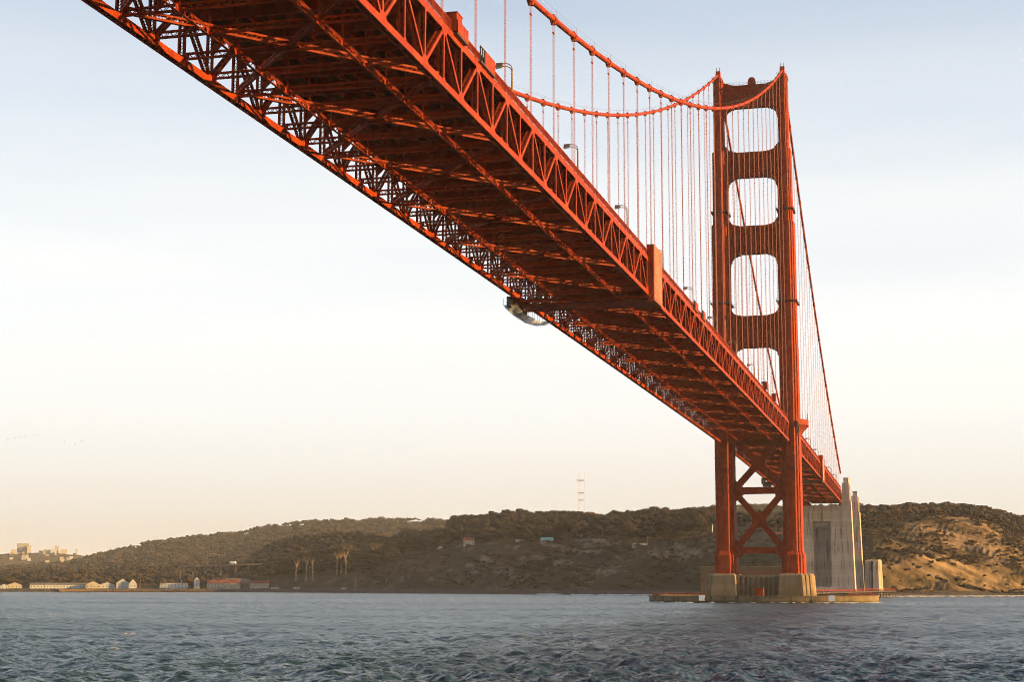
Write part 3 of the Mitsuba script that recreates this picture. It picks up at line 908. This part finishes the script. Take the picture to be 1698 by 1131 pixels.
# ------------------------------------------------------------------ water: waves over the whole bay
def wave_height(x, y, spacing):
    r = np.random.default_rng(11); z = np.zeros_like(x); wd = math.radians(195)
    lam = np.concatenate([np.exp(r.uniform(math.log(.9), math.log(3.6), 54)), np.exp(r.uniform(math.log(3.6), math.log(14), 16)), [22]])
    for L in lam:
        a = wd+r.normal(0, .6); k = 2*np.pi/L; ph = r.uniform(0, 2*np.pi)
        amp = .0080*L if L < 3.6 else (.0070*L if L < 8 else (.0046*L if L < 16 else .04))
        f = np.clip((L/np.maximum(spacing, 1e-6)-2.2)/2.5, 0, 1)
        s = np.sin(k*(x*math.cos(a)+y*math.sin(a))+ph)
        z += f*amp*(2*((s+1)/2)**1.25-.93)
    patch = meshkit.fbm(np.stack([x*.018, y*.018, 0*x], -1), 3)
    return z*(.55+.9*patch)


fine = np.arange(-19.5, 19.501, .19); coarse1 = np.arange(23.5, 337, 4.0)
az = np.radians(np.concatenate([fine, coarse1])); az0 = YAW
lr = np.concatenate([[2.0], np.exp(np.arange(math.log(6), math.log(70), .12)), np.exp(np.arange(math.log(70), math.log(2600), .0037)), np.exp(np.arange(math.log(2600), math.log(16000), .15))])
R_, A_ = np.meshgrid(lr, az, indexing='ij')
wx = EYE[0]+R_*np.sin(A_-az0); wy = EYE[1]+R_*np.cos(A_-az0)
sp = np.maximum(R_*np.gradient(np.log(lr))[:, None], R_*np.where(np.abs(np.degrees(A_)) < 19.6, .0036, .07))
wz = wave_height(wx, wy, sp)
nA = len(az); ii, jj = np.meshgrid(np.arange(len(lr)-1), np.arange(nA), indexing='ij')
q = np.stack([ii*nA+jj, ii*nA+(jj+1) % nA, (ii+1)*nA+(jj+1) % nA, (ii+1)*nA+jj], -1).reshape(-1, 4)
wv = np.stack([wx.ravel(), wy.ravel(), wz.ravel()], 1); wf = np.vstack([q[:, [0, 2, 1]], q[:, [0, 3, 2]]])
c0 = len(wv); wv = np.vstack([wv, [[EYE[0], EYE[1], 0]]]); wf = np.vstack([wf, [[c0, (k+1) % nA, k] for k in range(nA)]])
put('water', (wv, wf), 'sea_water', None, smooth=True, kind='structure')

# ------------------------------------------------------------------ land
def ray(px, py):
    return _fw+_rt*(px-849)/FPX-_up*(py-565.5)/FPX


def zat(px, py, r):
    d = ray(px, py); return EYE[2]+r*d[2]/np.hypot(d[0], d[1])


def xy(px, r):
    d = _fw[:, None]+_rt[:, None]*(np.atleast_1d(px)-849)/FPX-_up[:, None]*(975-565.5)/FPX
    h = np.hypot(d[0], d[1]); return EYE[0]+r*d[0]/h, EYE[1]+r*d[1]/h


def tab(s):
    a = np.array(s, float); return lambda p: np.interp(p, a[:, 0], a[:, 1])


SHORE = tab([(-500, 2050), (0, 2000), (450, 1900), (640, 1650), (850, 1450), (1100, 1250), (1200, 1190), (1300, 1140), (1450, 1130), (1700, 1270), (2300, 1600)])
TERR = tab([(-500, 972), (0, 972), (380, 970), (430, 958), (520, 948), (600, 938), (640, 930), (700, 922), (770, 908), (850, 905), (950, 903), (1050, 899), (1100, 897), (1187, 893), (1250, 889), (1300, 887), (1400, 886), (1431, 873), (1464, 868), (1534, 861), (1628, 868), (1663, 886), (1698, 900), (1800, 915), (2300, 930)])
MID = tab([(-500, 960), (0, 956), (300, 950), (400, 945), (430, 928), (480, 906), (560, 897), (640, 901), (740, 896), (762, 872), (850, 865), (880, 869), (900, 866), (1000, 867), (1050, 869), (1120, 864), (1187, 862), (1300, 858), (1430, 852), (1480, 846), (1560, 848), (1620, 848), (1698, 866), (1900, 885), (2300, 900)])
FAR = tab([(-500, 962), (0, 946), (60, 940), (110, 938), (150, 925), (210, 912), (260, 900), (300, 897), (400, 886), (440, 876), (520, 868), (600, 868), (650, 864), (720, 866), (760, 872), (900, 870), (1000, 868), (1050, 860), (1090, 855), (1130, 850), (1187, 844), (1300, 842), (1430, 842), (1500, 850), (1600, 856), (1700, 868), (2300, 880)])
CITY = tab([(-500, 918), (-100, 916), (0, 917), (60, 915), (130, 919), (220, 937), (400, 955), (900, 960), (2300, 965)])


def ground_z(px, r):
    """terrain height on the bearing of frame column px, at r metres from the boat"""
    px = np.asarray(px, float); r = np.asarray(r, float); s = SHORE(px); d = r-s
    west = np.clip((px-1380)/60, 0, 1)
    kd = [np.full_like(d, -90), np.full_like(d, -6), 6+0*d, 22+26*west, 60+0*d, 190+0*d+30*west, 640+0*d, 1000+0*d, 2600+0*d, 3300+0*d, 4100+0*d, 6500+0*d]
    zt = np.vectorize(zat)
    z = [-6+0*d, -1.5+0*d, 3.6-1.6*west, 4.2+3*west, np.where(px < 400, 4.6, 7+(zt(px, TERR(px), s+190)-7)*np.where(px > 1400, .36, .3))]
    z += [zt(px, TERR(px), s+190), zt(px, MID(px), s+640), zt(px, MID(px), s+640)*.72, zt(px, FAR(px), s+2600), 30+0*d, zt(px, CITY(px), s+4100), 0*d]
    out = z[0]
    for a, b, c, e in zip(kd[:-1], kd[1:], z[:-1], z[1:]):
        t_ = np.clip((d-a)/(b-a), 0, 1)
        t_ = t_ if True else t_
        out = np.where(d >= a, c+(e-c)*t_, out)
    x, y = xy(px.ravel(), r.ravel()); x = x.reshape(px.shape); y = y.reshape(px.shape)
    pt = np.stack([x, y, 0*x], -1)
    amp = np.clip((d-15)/120, 0, 1)
    n1 = meshkit.fbm(pt*.011, 4, 3)-.5; n2 = meshkit.fbm(pt*.05, 4, 9)-.5
    # gullies running down the cliff
    gl = meshkit.fbm(np.stack([px*.026+d*.045, d*.014, 0*x], -1), 3, 5)
    ridge = (np.abs(gl-.5)*2)
    front = np.clip(d/40, 0, 1)*np.clip((330-d)/140, 0, 1)*np.clip((px-600)/120, 0, 1)
    out = out+amp*(n1*7+n2*3.0)+front*(ridge-.35)*(12+2*west)
    return out


cols = np.concatenate([np.arange(-420, 400, 10), np.arange(400, 1180, 5), np.arange(1180, 1420, 6), np.arange(1420, 1760, 2.5), np.arange(1760, 2250, 12)])
ds = np.concatenate([[-90, -30], np.arange(-8, 30, 3.0), np.arange(30, 330, 5.0), np.arange(330, 1000, 14), np.arange(1000, 2700, 34), np.arange(2700, 6501, 160)])
C_, D_ = np.meshgrid(cols, ds, indexing='ij'); RR = SHORE(C_)+D_
tx, ty = xy(C_.ravel(), RR.ravel()); tz = ground_z(C_, RR).ravel()
nd = len(ds); ii, jj = np.meshgrid(np.arange(len(cols)-1), np.arange(nd-1), indexing='ij')
q = np.stack([ii*nd+jj, ii*nd+jj+1, (ii+1)*nd+jj+1, (ii+1)*nd+jj], -1).reshape(-1, 4)
put('terrain', (np.stack([tx, ty, tz], 1), np.vstack([q[:, [0, 2, 1]], q[:, [0, 3, 2]]])), 'terrain_ground', None, smooth=True, kind='structure')

# ------------------------------------------------------------------ trees
def crown(n, r0, seed, flat=.7):
    """leaf clumps spread through an uneven crown; returns vertices (n*12, 3) and faces, unit size about 1 wide"""
    g = np.random.default_rng(seed); ico = trimesh.creation.icosphere(subdivisions=0); V, Fc = [], []
    for k in range(n):
        a, u = g.uniform(0, 2*np.pi), g.uniform(-.35, 1); rr = math.sqrt(max(0, 1-max(u, 0)**2))*g.uniform(.35, 1)*.42
        c = np.array([rr*math.cos(a), rr*math.sin(a), .5+.42*u*flat*g.uniform(.5, 1)])
        s = g.uniform(.10, .20)
        v = ico.vertices*s*g.uniform(.6, 1.35, (12, 1))*[1, 1, .75]+c
        V.append(v); Fc.append(ico.faces+12*k)
    return np.vstack(V), np.vstack(Fc)


VARS = [crown(n, 1, 40+i, f) for i, (n, f) in enumerate([(12, .7), (14, .9), (11, .5), (13, 1.1), (11, .6), (15, .8)])]


def planted(px, r, hgt, wid, tone):
    """one mesh for many trees: positions on the ground, each with its own size, turn and colour"""
    vs, fs, cs, n = [], [], [], 0
    gz = ground_z(np.asarray(px), np.asarray(r)); gx, gy = xy(np.asarray(px), np.asarray(r))
    g = np.random.default_rng(len(px))
    for i in range(len(px)):
        v, f = VARS[g.integers(len(VARS))]
        a = g.uniform(0, 2*np.pi); c, s = math.cos(a), math.sin(a)
        v = v*[wid[i], wid[i], hgt[i]]; v = np.stack([v[:, 0]*c-v[:, 1]*s, v[:, 0]*s+v[:, 1]*c, v[:, 2]], 1)+[gx[i], gy[i], gz[i]-.12*hgt[i]]
        vs.append(v); fs.append(f+n); n += len(v)
        col = np.array(tone[i])*g.uniform(.75, 1.25); cs.append(np.tile(col, (len(v), 1))*g.uniform(.9, 1.1, (len(v)//12, 1)).repeat(12, 0))
    return (np.vstack(vs), np.vstack(fs)), np.clip(np.vstack(cs), 0, 1)


def scatter(n, p0, p1, d0, d1, seed, keep=None):
    g = np.random.default_rng(seed); px = g.uniform(p0, p1, n); d = g.uniform(d0, d1, n)
    cl = meshkit.fbm(np.stack([px*.02, d*.01, 0*px], -1), 3, seed)
    ok = cl > .36
    if keep is not None:
        ok &= keep(px, d)
    px, d = px[ok], d[ok]; return px, SHORE(px)+d, g


GREEN, OLIVE, BROWN = (.020, .0175, .0125), (.029, .022, .015), (.045, .029, .018)


def wood(name, label, blocks, seed, h0, h1, dark=1.0):
    P_, R2 = [], []
    for b in blocks:
        p, r, g = scatter(*b[:5], seed+len(P_), b[5] if len(b) > 5 else None); P_.append(p); R2.append(r)
    p, r = np.concatenate(P_), np.concatenate(R2); g = np.random.default_rng(seed+99)
    h = h0+(h1-h0)*g.beta(1.5, 2.6, len(p)); w = h*g.uniform(1.0, 1.9, len(p))
    tone = [np.array([GREEN, OLIVE, BROWN][k])*dark for k in g.choice(3, len(p), p=[.5, .32, .18])]
    mesh, col = planted(p, r, h, w, tone)
    put(name, mesh, 'leafage', None, smooth=True, label=label, category='woodland', kind='stuff', color=col)


wood('woodland', 'hazy wooded ridge rising behind the left shore', [(4200, -120, 780, 1500, 2680), (900, -100, 430, 100, 700), (1100, -120, 430, 700, 1500), (120, 295, 430, 70, 150)], 21, 8, 22)
wood('woodland', 'dark wooded headland behind the long bluff left of the tower', [(900, 425, 770, 330, 720), (470, 425, 650, 128, 330), (950, 745, 1190, 430, 760), (120, 800, 1190, 230, 420)], 22, 10, 25, .58)
wood('woodland', 'distant wooded ridge behind the tower and the sunlit cliff', [(2000, 900, 1760, 2100, 2680), (1500, 1180, 1800, 370, 760)], 23, 7, 16)
p, r, g = scatter(2600, 600, 1900, 25, 400, 31)
p2, r2, g = scatter(1700, 1425, 1790, 20, 300, 37, lambda a, d: meshkit.fbm(np.stack([a*.05+d*.02, d*.035, 0*a], -1), 3, 4) > .5)
p3, r3, g = scatter(2300, 610, 1190, 30, 240, 38, lambda a, d: meshkit.fbm(np.stack([a*.03, d*.02, 0*a], -1), 3, 6) > .47)
p, r = np.concatenate([p, p2, p3]), np.concatenate([r, r2, r3])
mesh, col = planted(p, r, g.uniform(1.8, 4.8, len(p)), g.uniform(2.5, 7.0, len(p)), [[GREEN, OLIVE, BROWN][k] for k in g.choice(3, len(p), p=[.3, .35, .35])])
put('scrub', mesh, 'leafage', None, label='low coastal scrub over the bluffs', category='scrub', kind='stuff', color=col)


def umbrella_tree(px, d, h, label, name='cypress_tree'):
    r = SHORE(px)+d; x, y = (float(q[0]) for q in xy(px, r)); z = float(ground_z(np.array([px]), np.array([r]))[0])
    k = thing(name, label, 'tree'); g = np.random.default_rng(int(px*7))
    m = MB(); top = np.array([x+g.uniform(-1, 1), y, z+h*.62])
    m.tube([[x, y, z-1], [x+.2, y, z+h*.3], top], [.75, .55, .4], 7)
    tips = []
    for a in np.linspace(0, 2*np.pi, 6)[:-1]+g.uniform(0, 1):
        e = top+np.array([math.cos(a)*h*.24, math.sin(a)*h*.24, h*.2]); tips.append(e)
        m.tube([top-Z*h*.12, (top+e)/2+Z*h*.02, e], [.36, .26, .12], 5)
    put('trunk', m, 'bark', k, smooth=40)
    vs, fs, n = [], [], 0
    for j in range(90):
        b = tips[j % 5]*.75+top*.25+g.normal(0, 1, 3)*[h*.13, h*.13, h*.05]+Z*h*.06
        ico = trimesh.creation.icosphere(subdivisions=0); v = ico.vertices*g.uniform(.03, .07)*h*g.uniform(.6, 1.4, (12, 1))*[1, 1, .6]+b
        vs.append(v); fs.append(ico.faces+n); n += 12
    v = np.vstack(vs); col = np.tile(np.array([.050, .038, .020]), (n, 1))*g.uniform(.6, 1.3, (n//12, 1)).repeat(12, 0)
    key = numbered(k+'__crown'); scene[key] = mikit.ply((v, np.vstack(fs)), 'leafage', color=col)


for px, d, h, l in ((490, 70, 32, 'smaller flat topped cypress at the left end of the bare trunk group'), (507, 60, 38, 'tall spreading cypress with two pale bare trunks above the shore'), (518, 66, 36, 'leaning cypress just right of the tallest pale trunk'),
                    (558, 110, 34, 'slim pale trunk cypress, left of the close group on the bluff'), (565, 118, 33, 'middle pale trunk cypress of the close group on the bluff'), (573, 108, 35, 'right hand pale trunk cypress of the close group on the bluff'),
                    (619, 190, 24, 'lone forked cypress standing right of the close group')):
    umbrella_tree(px, d, h, l)

# ------------------------------------------------------------------ buildings on the shore and the hills
def house(px, d, w, dep, h, roof, wall, label, rise=None, along=True, hip=False, windows=True, cat='house', turn=0.0, name='house', group=None):
    """gabled (or flat) building at bearing px, d metres behind the shore; w is its width across the view"""
    r = SHORE(px)+d; x, y = (float(q[0]) for q in xy(px, r)); z = float(ground_z(np.array([px]), np.array([r]))[0])-.3
    k = thing(name, label, cat, group); th = -math.atan2(x-EYE[0], y-EYE[1])+turn; c, s = math.cos(th), math.sin(th)
    def place(mb):
        v, f = mb.mesh(); return np.stack([x+v[:, 0]*c-v[:, 1]*s, y+v[:, 0]*s+v[:, 1]*c, z+v[:, 2]], 1), f
    m = MB(); m.box(-w/2, w/2, -dep/2, dep/2, -3, h); put('wall', place(m), wall, k)
    m = MB(); rise = rise if rise is not None else min(w, dep)*.3
    if roof:
        if rise < .3:
            m.box(-w/2-.2, w/2+.2, -dep/2-.2, dep/2+.2, h, h+.4)
        elif along:
            m.prism([(-dep/2-.5, h-.1), (dep/2+.5, h-.1), (0, h+rise)], 'yz', -w/2-.4, w/2+.4)
        else:
            m.prism([(-w/2-.5, h-.1), (w/2+.5, h-.1), (0, h+rise)], 'xz', -dep/2-.4, dep/2+.4)
            g = MB(); g.prism([(-w/2, h), (w/2, h), (0, h+rise*.9)], 'xz', -dep/2-.42, -dep/2-.41); put('gable', place(g), wall, k)
        put('roof', place(m), roof, k)
    if windows:
        n = max(1, int(w/3.6)); fl = max(1, int(h/3.2))
        for i in range(n):
            for j in range(fl):
                m = MB(); cx = -w/2+w*(i+.5)/n; zc = h*(j+.5)/fl+.2
                m.box(cx-.55, cx+.55, -dep/2-.06, -dep/2+.02, zc-.7, zc+.7)
                put('window', place(m), 'glass_dark', k)
    return k


house(7, 20, 9, 8, 3.2, 'grey_roof', 'white_wall', 'small white gabled house at the far left edge of the shore', along=False)
house(24, 45, 17, 12, 4.2, 'red_roof', 'cream_wall', 'cream house with a rust roof beside the small white house at far left', along=False)
house(98, 30, 66, 12, 4.6, 'grey_roof', 'white_wall', 'very long low white building with rows of windows on the left shore', rise=2.4, cat='building')
house(154, 26, 16, 13, 5.0, 'grey_roof', 'cream_wall', 'cream gabled end pavilion joined to the long white building', along=False)
house(177, 34, 19, 11, 4.4, 'grey_roof', 'white_wall', 'low white gabled building right of the long white building', along=False, rise=3)
house(203, 34, 14, 10, 6.8, 'grey_roof', 'white_wall', 'white house with a dark steep roof, left of two beside the shore trees', along=False, rise=5)
house(220, 30, 9, 8, 5.6, 'grey_roof', 'white_wall', 'narrow steep white gable, right of two beside the shore trees', along=False, rise=6)
house(288, 40, 32, 14, 6.4, 'grey_roof', 'white_wall', 'white flat roofed two storey building in the middle of the left shore', rise=.1, cat='building')
house(326, 50, 6.5, 7, 10.5, 'grey_roof', 'white_wall', 'narrow tall white house behind the shore', along=False, rise=3.5)
house(371, 36, 38, 12, 6.4, 'red_roof', 'cream_wall', 'large cream house with a long red roof on the shore', rise=4.4)
house(384, 24, 19, 9, 4.2, 'red_roof', 'cream_wall', 'low cream gabled wing in front of the large red roofed house', along=False, rise=3)
house(387, 90, 40, 12, 8.2, 'grey_roof', 'grey_wall', 'long grey roofed shed behind the large red roofed house', rise=2.5, cat='shed')
house(430, 30, 22, 11, 4.8, 'red_roof', 'cream_wall', 'small cream cottage with a red roof, rightmost on the left shore', rise=3.6)
house(777, 215, 11, 9, 5.5, 'red_roof', 'cream_wall', 'small white house with a red roof on the hillside', rise=3)
house(730, 240, 6, 6, 5, 'grey_roof', 'white_wall', 'tiny white gabled house among the trees left of the red roofed hillside house', along=False)
house(862, 250, 9, 6, 2.6, 'grey_roof', 'white_wall', 'low white hut on the bluff top left of the teal roof', rise=.1, cat='hut')
house(907, 214, 12, 9, 4.0, 'teal_roof', 'grey_wall', 'building with a pale teal roof in the trees on the bluff', rise=3, cat='building')
house(1142, 240, 6.5, 5, 3.0, 'red_roof', 'cream_wall', 'sunlit orange building on the bluff left of the tower leg', rise=.1, cat='building')
house(1158, 250, 2.6, 3, 2.6, 'grey_roof', 'white_wall', 'small bright white hut left of the white dome hut', rise=.1, cat='hut', windows=False)
house(1169, 246, 3.6, 4, 3.4, 'grey_roof', 'white_wall', 'bright white hut beside the flagpole', rise=1.5, cat='hut', windows=False)
house(1243, 250, 4.6, 5, 3.4, 'grey_roof', 'cream_wall', 'bright cream building seen between the tower legs', rise=.1, cat='building')
house(1296, 215, 7, 5, 3.2, 'red_roof', 'cream_wall', 'orange lit sheds beside the right tower leg', rise=1.5, cat='shed', windows=False)
house(1062, 170, 13, 3, 1.3, 'grey_roof', 'white_wall', 'long low white wall on the bluff slope', rise=.1, cat='wall', windows=False)
FP = house(1235, 28, 62, 40, 14.5, 'grey_roof', 'brick', 'dark brick fort seen behind the tower pier', rise=.1, cat='fort', name='brick_fort')
m = MB(); x, y = (float(q[0]) for q in xy(1183, SHORE(1183)+236)); z = float(ground_z(np.array([1183.]), np.array([SHORE(1183)+236]))[0])
m.tube([[x, y, z], [x, y, z+11]], [.55, .3], 8)
put('flagpole', m, 'white_canvas', None, label='tall white flagpole on the bluff left of the tower leg', category='flagpole')

# houses of the far town
g = np.random.default_rng(5); tn = 0
TOWN = [(35, 3300, 41, 30, 'grey_wall', 'large tan apartment block, biggest of the far town'), (45, 3280, 13, 24, 'cream_wall', 'sunlit block against the right of the large tan block'), (75, 3250, 26, 15, 'grey_wall', 'wide dim block in the middle of the far town'),
        (87, 3240, 18, 17, 'white_wall', 'brightest white block of the far town'), (91, 3330, 14, 25, 'cream_wall', 'tall cream block behind the brightest white block'), (103, 3300, 22, 13, 'cream_wall', 'cream block right of the brightest white block'), (124, 3300, 8, 17, 'white_wall', 'slim pale block near the right end of the far town'), (20, 3250, 15, 13, 'cream_wall', 'cream block left of the large tan block')]
for px, d, w, h, wl, l in TOWN:
    house(px, d+800, w, 26, h, 'grey_roof', wl, l, rise=.1, cat='apartment block', name='apartment_block', windows=False)
for i in range(58):
    px = g.uniform(-60, 142); house(px, g.uniform(3750, 4080), g.uniform(8, 16), 12, g.uniform(6, 10), 'grey_roof', ['white_wall', 'cream_wall', 'grey_wall', 'brick'][g.integers(4)],
                                     'tiny house among the many of the far hillside town', rise=.1, cat='house', name='town_house', windows=False, group='small houses of the far town')

def onland(px, d):
    r = SHORE(px)+d; a, b = (float(q[0]) for q in xy(px, r)); return np.array([a, b, float(ground_z(np.array([float(px)]), np.array([r]))[0])])


for px, d, l in ((452, 22, 'white parked car on the shore road nearest the rightmost red roofed cottage'), (459, 22, 'white parked car, second of the row on the shore road'), (488, 22, 'white parked car below the tall pale trunk cypress'), (494, 22, 'second white car below the tall pale trunk cypress'), (570, 20, 'small white car on the shore road below the close cypress group')):
    q = onland(px, d); k = thing('parked_car', l, 'car')
    for nm, mt, bx in (('car_body', 'white_canvas', (-2.2, 2.2, -.9, .9, .35, 1.0)), ('cabin', 'glass_dark', (-1.3, 1.2, -.8, .8, 1.0, 1.55))):
        m = MB(); m.prism([(bx[0], bx[4]), (bx[1], bx[4]), (bx[1]-.15, bx[5]), (bx[0]+.25, bx[5])], 'xz', bx[2], bx[3]); v, f = m.mesh(); put(nm, (v+q, f), mt, k)
    for a in (-1.4, 1.4):
        m = MB(); m.tube([[a, -.95, .35], [a, .95, .35]], .36, 10); v, f = m.mesh(); put('wheel', (v+q, f), 'dark_steel', k)
for i, (px, d) in enumerate(((232, 40), (300, 60), (345, 60), (1074, 180), (1000, 250), (590, 24), (640, 24))):
    q = onland(px, d); m = MB(); m.tube([q, q+[0, 0, 10]], [.2, .13], 6); m.bar(q+[-1.2, 0, 9], q+[1.2, 0, 9], Z, .15, .15)
    put('utility_pole', m, 'bark', None, label=['utility pole beside the steep white gables', 'utility pole left of the narrow tall white house', 'utility pole between the tall white house and the red roof', 'utility pole above the long low white wall', 'utility pole on the bluff top right of the teal roof', 'utility pole on the shore below the close cypress group', 'utility pole on the shore at the start of the pale cliff'][i], category='utility pole', group=None)

# wharf on piles at the left shore
WH = thing('wharf', 'low timber wharf on piles reaching out along the left shore', 'wharf')
a0, a1 = np.array([*(q[0] for q in xy(92, 1790)), 2.2]), np.array([*(q[0] for q in xy(335, 1900)), 2.6])
m = MB(); m.bar(a0, a1, Y, 9, .8); m.bar(a0, a0+(a1-a0)*.22, Y, 14, 2.2); put('wharf_deck', m, 'timber', WH)
m = MB()
for k in np.linspace(0, 1, 48):
    q = a0+(a1-a0)*k
    for b in (-4, 4):
        m.tube([q+[0, b, -6], q+[0, b, 0]], .3, 5)
put('wharf_pile', m, 'timber', WH)
# elevated road behind the left shore
VD = thing('road_viaduct', 'dark elevated road on columns behind the left shore houses', 'viaduct')
r0 = [(298, 160, 940), (340, 160, 938.5), (390, 160, 937), (432, 165, 936)]
pts = [np.array([*(q[0] for q in xy(p, SHORE(p)+d)), zat(p, yy, SHORE(p)+d)]) for p, d, yy in r0]
m = MB()
for a, b in zip(pts[:-1], pts[1:]):
    m.bar(a, b, Z, 1.6, 12)
put('viaduct_deck', m, 'viaduct_grey', VD)
for a, b in zip(pts[:-1], pts[1:]):
    for k in (0, .5):
        q = a+(b-a)*k; m = MB(); m.tube([q-[0, 0, 24], q], 1.1, 8); put('column', m, 'viaduct_grey', VD)
VN = thing('white_van', 'white van driving on the elevated road', 'van')
q = pts[1]+(pts[2]-pts[1])*.93+[0, -2, .8]
m = MB(); m.prism([(-4, .6), (4, .6), (4, 2.2), (2.6, 3.6), (-4, 3.6)], 'xz', -1.2, 1.2)
v, f = m.mesh(); put('van_body', (v+q, f), 'white_canvas', VN)
m = MB()
for a in (-2.5, 2.5):
    m.bar((a-.5, -1.25, .5), (a+.5, -1.25, .5), Y, .2, 1.0)
v, f = m.mesh(); put('wheel', (v+q, f), 'dark_steel', VN)

# far broadcasting mast on the hill
MS = thing('radio_mast', 'faint tall three legged radio mast far behind the ridge', 'mast')
r = 5200.0; x, y = (float(q[0]) for q in xy(964, r)); zt_, zbm = zat(964, 797, r), 60.0
lv = [(zbm, 22), (zbm+(zt_-zbm)*.35, 14), (zbm+(zt_-zbm)*.62, 10), (zbm+(zt_-zbm)*.9, 12), (zt_, 13)]
m = MB()
for a in (0, 2*np.pi/3, 4*np.pi/3):
    m.tube([[x+q*math.cos(a), y+q*math.sin(a), z] for z, q in lv], .55, 6)
    m.tube([[x+13*math.cos(a), y+13*math.sin(a), zt_], [x+13*math.cos(a), y+13*math.sin(a), zt_+26]], .4, 5)
put('leg', m, 'mast_paint', MS)
m = MB()
for fz, rad in ((1.0, 15), (.86, 12), (.78, 11), (.60, 10.5), (.5, 11.5)):
    z = zbm+(zt_-zbm)*fz
    m.tube([[x, y, z-1.5], [x, y, z+1.5]], rad, 3)
put('crossbar', m, 'mast_paint', MS)

# breaking waves along the foot of the cliff
g = np.random.default_rng(3); m = MB()
for i in range(150):
    px = g.uniform(1452, 1760) if i < 105 else g.uniform(900, 1180); r = SHORE(px)-g.uniform(2, 26)
    a, b = (float(q[0]) for q in xy(px, r)); L = g.uniform(1.5, 7)
    ico = trimesh.creation.icosphere(subdivisions=1)
    m.add(ico.vertices*[L, .9, g.uniform(.25, .7)]*g.uniform(.75, 1.2, (42, 1))+[a, b, .15], ico.faces)
for i in range(70):
    a = g.uniform(math.pi, 2*math.pi); o = oval(46.3, 42.8)[int(a/(2*np.pi)*96) % 96]
    ico = trimesh.creation.icosphere(subdivisions=1)
    m.add(ico.vertices*[g.uniform(.5, 2.0), g.uniform(.3, .7), g.uniform(.1, .28)]*g.uniform(.7, 1.3, (42, 1))+[o[0], o[1]-g.uniform(0, 1.0), .05], ico.faces)
for px, py in ((186, 1079), (216, 1054), (86, 1021), (426, 1011), (1120, 1018), (1470, 1016), (1560, 1030)):
    d = ray(px, py); t_ = -EYE[2]/d[2]; q0 = EYE+d*t_
    for k in range(5):
        ico = trimesh.creation.icosphere(subdivisions=1)
        m.add(ico.vertices*[g.uniform(.10, .38), .09, .04]*g.uniform(.6, 1.4, (42, 1))+[q0[0]+g.normal(0, .28), q0[1]+g.normal(0, .2), .10+.03*k], ico.faces)
put('surf', m, 'sea_foam', None, label='white surf along the shore and fender, with scattered whitecaps on the bay', category='surf', kind='stuff')

# gulls far off in the low sky on the left
for i, (px, py) in enumerate(((12, 729), (24, 727), (34, 725), (42, 724), (54, 724), (63, 722), (106, 734), (124, 737), (135, 731))):
    q = EYE+ray(px, py)*900.0; k = thing('gull', f'tiny gull in the low left sky, {["first","second","third","fourth","fifth","sixth"][i]} from the left of the loose line' if i < 6 else f'tiny gull, {["left","middle","right"][i-6]} of the three right of the loose line', 'bird', 'gulls in the low sky')
    m = MB(); m.tube([q+[-.3, 0, 0], q+[-.1, 0, .05], q+[.2, 0, .03], q+[.35, 0, .0]], [.02, .1, .08, .02], 6); put('gull_body', m, 'dark_steel', k, smooth=40)
    for w in (-1, 1):
        m = MB(); m.prism([(q[0]-.1, q[1]), (q[0]+.12, q[1]), (q[0]+.05, q[1]+w*.35), (q[0]-.1, q[1]+w*.62)][::w], 'xy', q[2]+.05, q[2]+.08); m.bar(q+[0, 0, .06], q+[w*.5, 0, .22], Y, .16, .04); put('wing', m, 'dark_steel', k)

# haze: one closed box round everything (the sky lies outside it)
scene['clear_boundary'] = {'type': 'null'}
scene['haze'] = {'type': 'cube', 'to_world': T().translate([0, 2600, 175]).scale([14000, 14000, 185]), 'bsdf': {'type': 'ref', 'id': 'clear_boundary'}, 'interior': {'type': 'ref', 'id': 'air'}}
labels['haze'] = {'kind': 'stuff', 'label': 'pale haze lying over the bay', 'category': 'haze'}
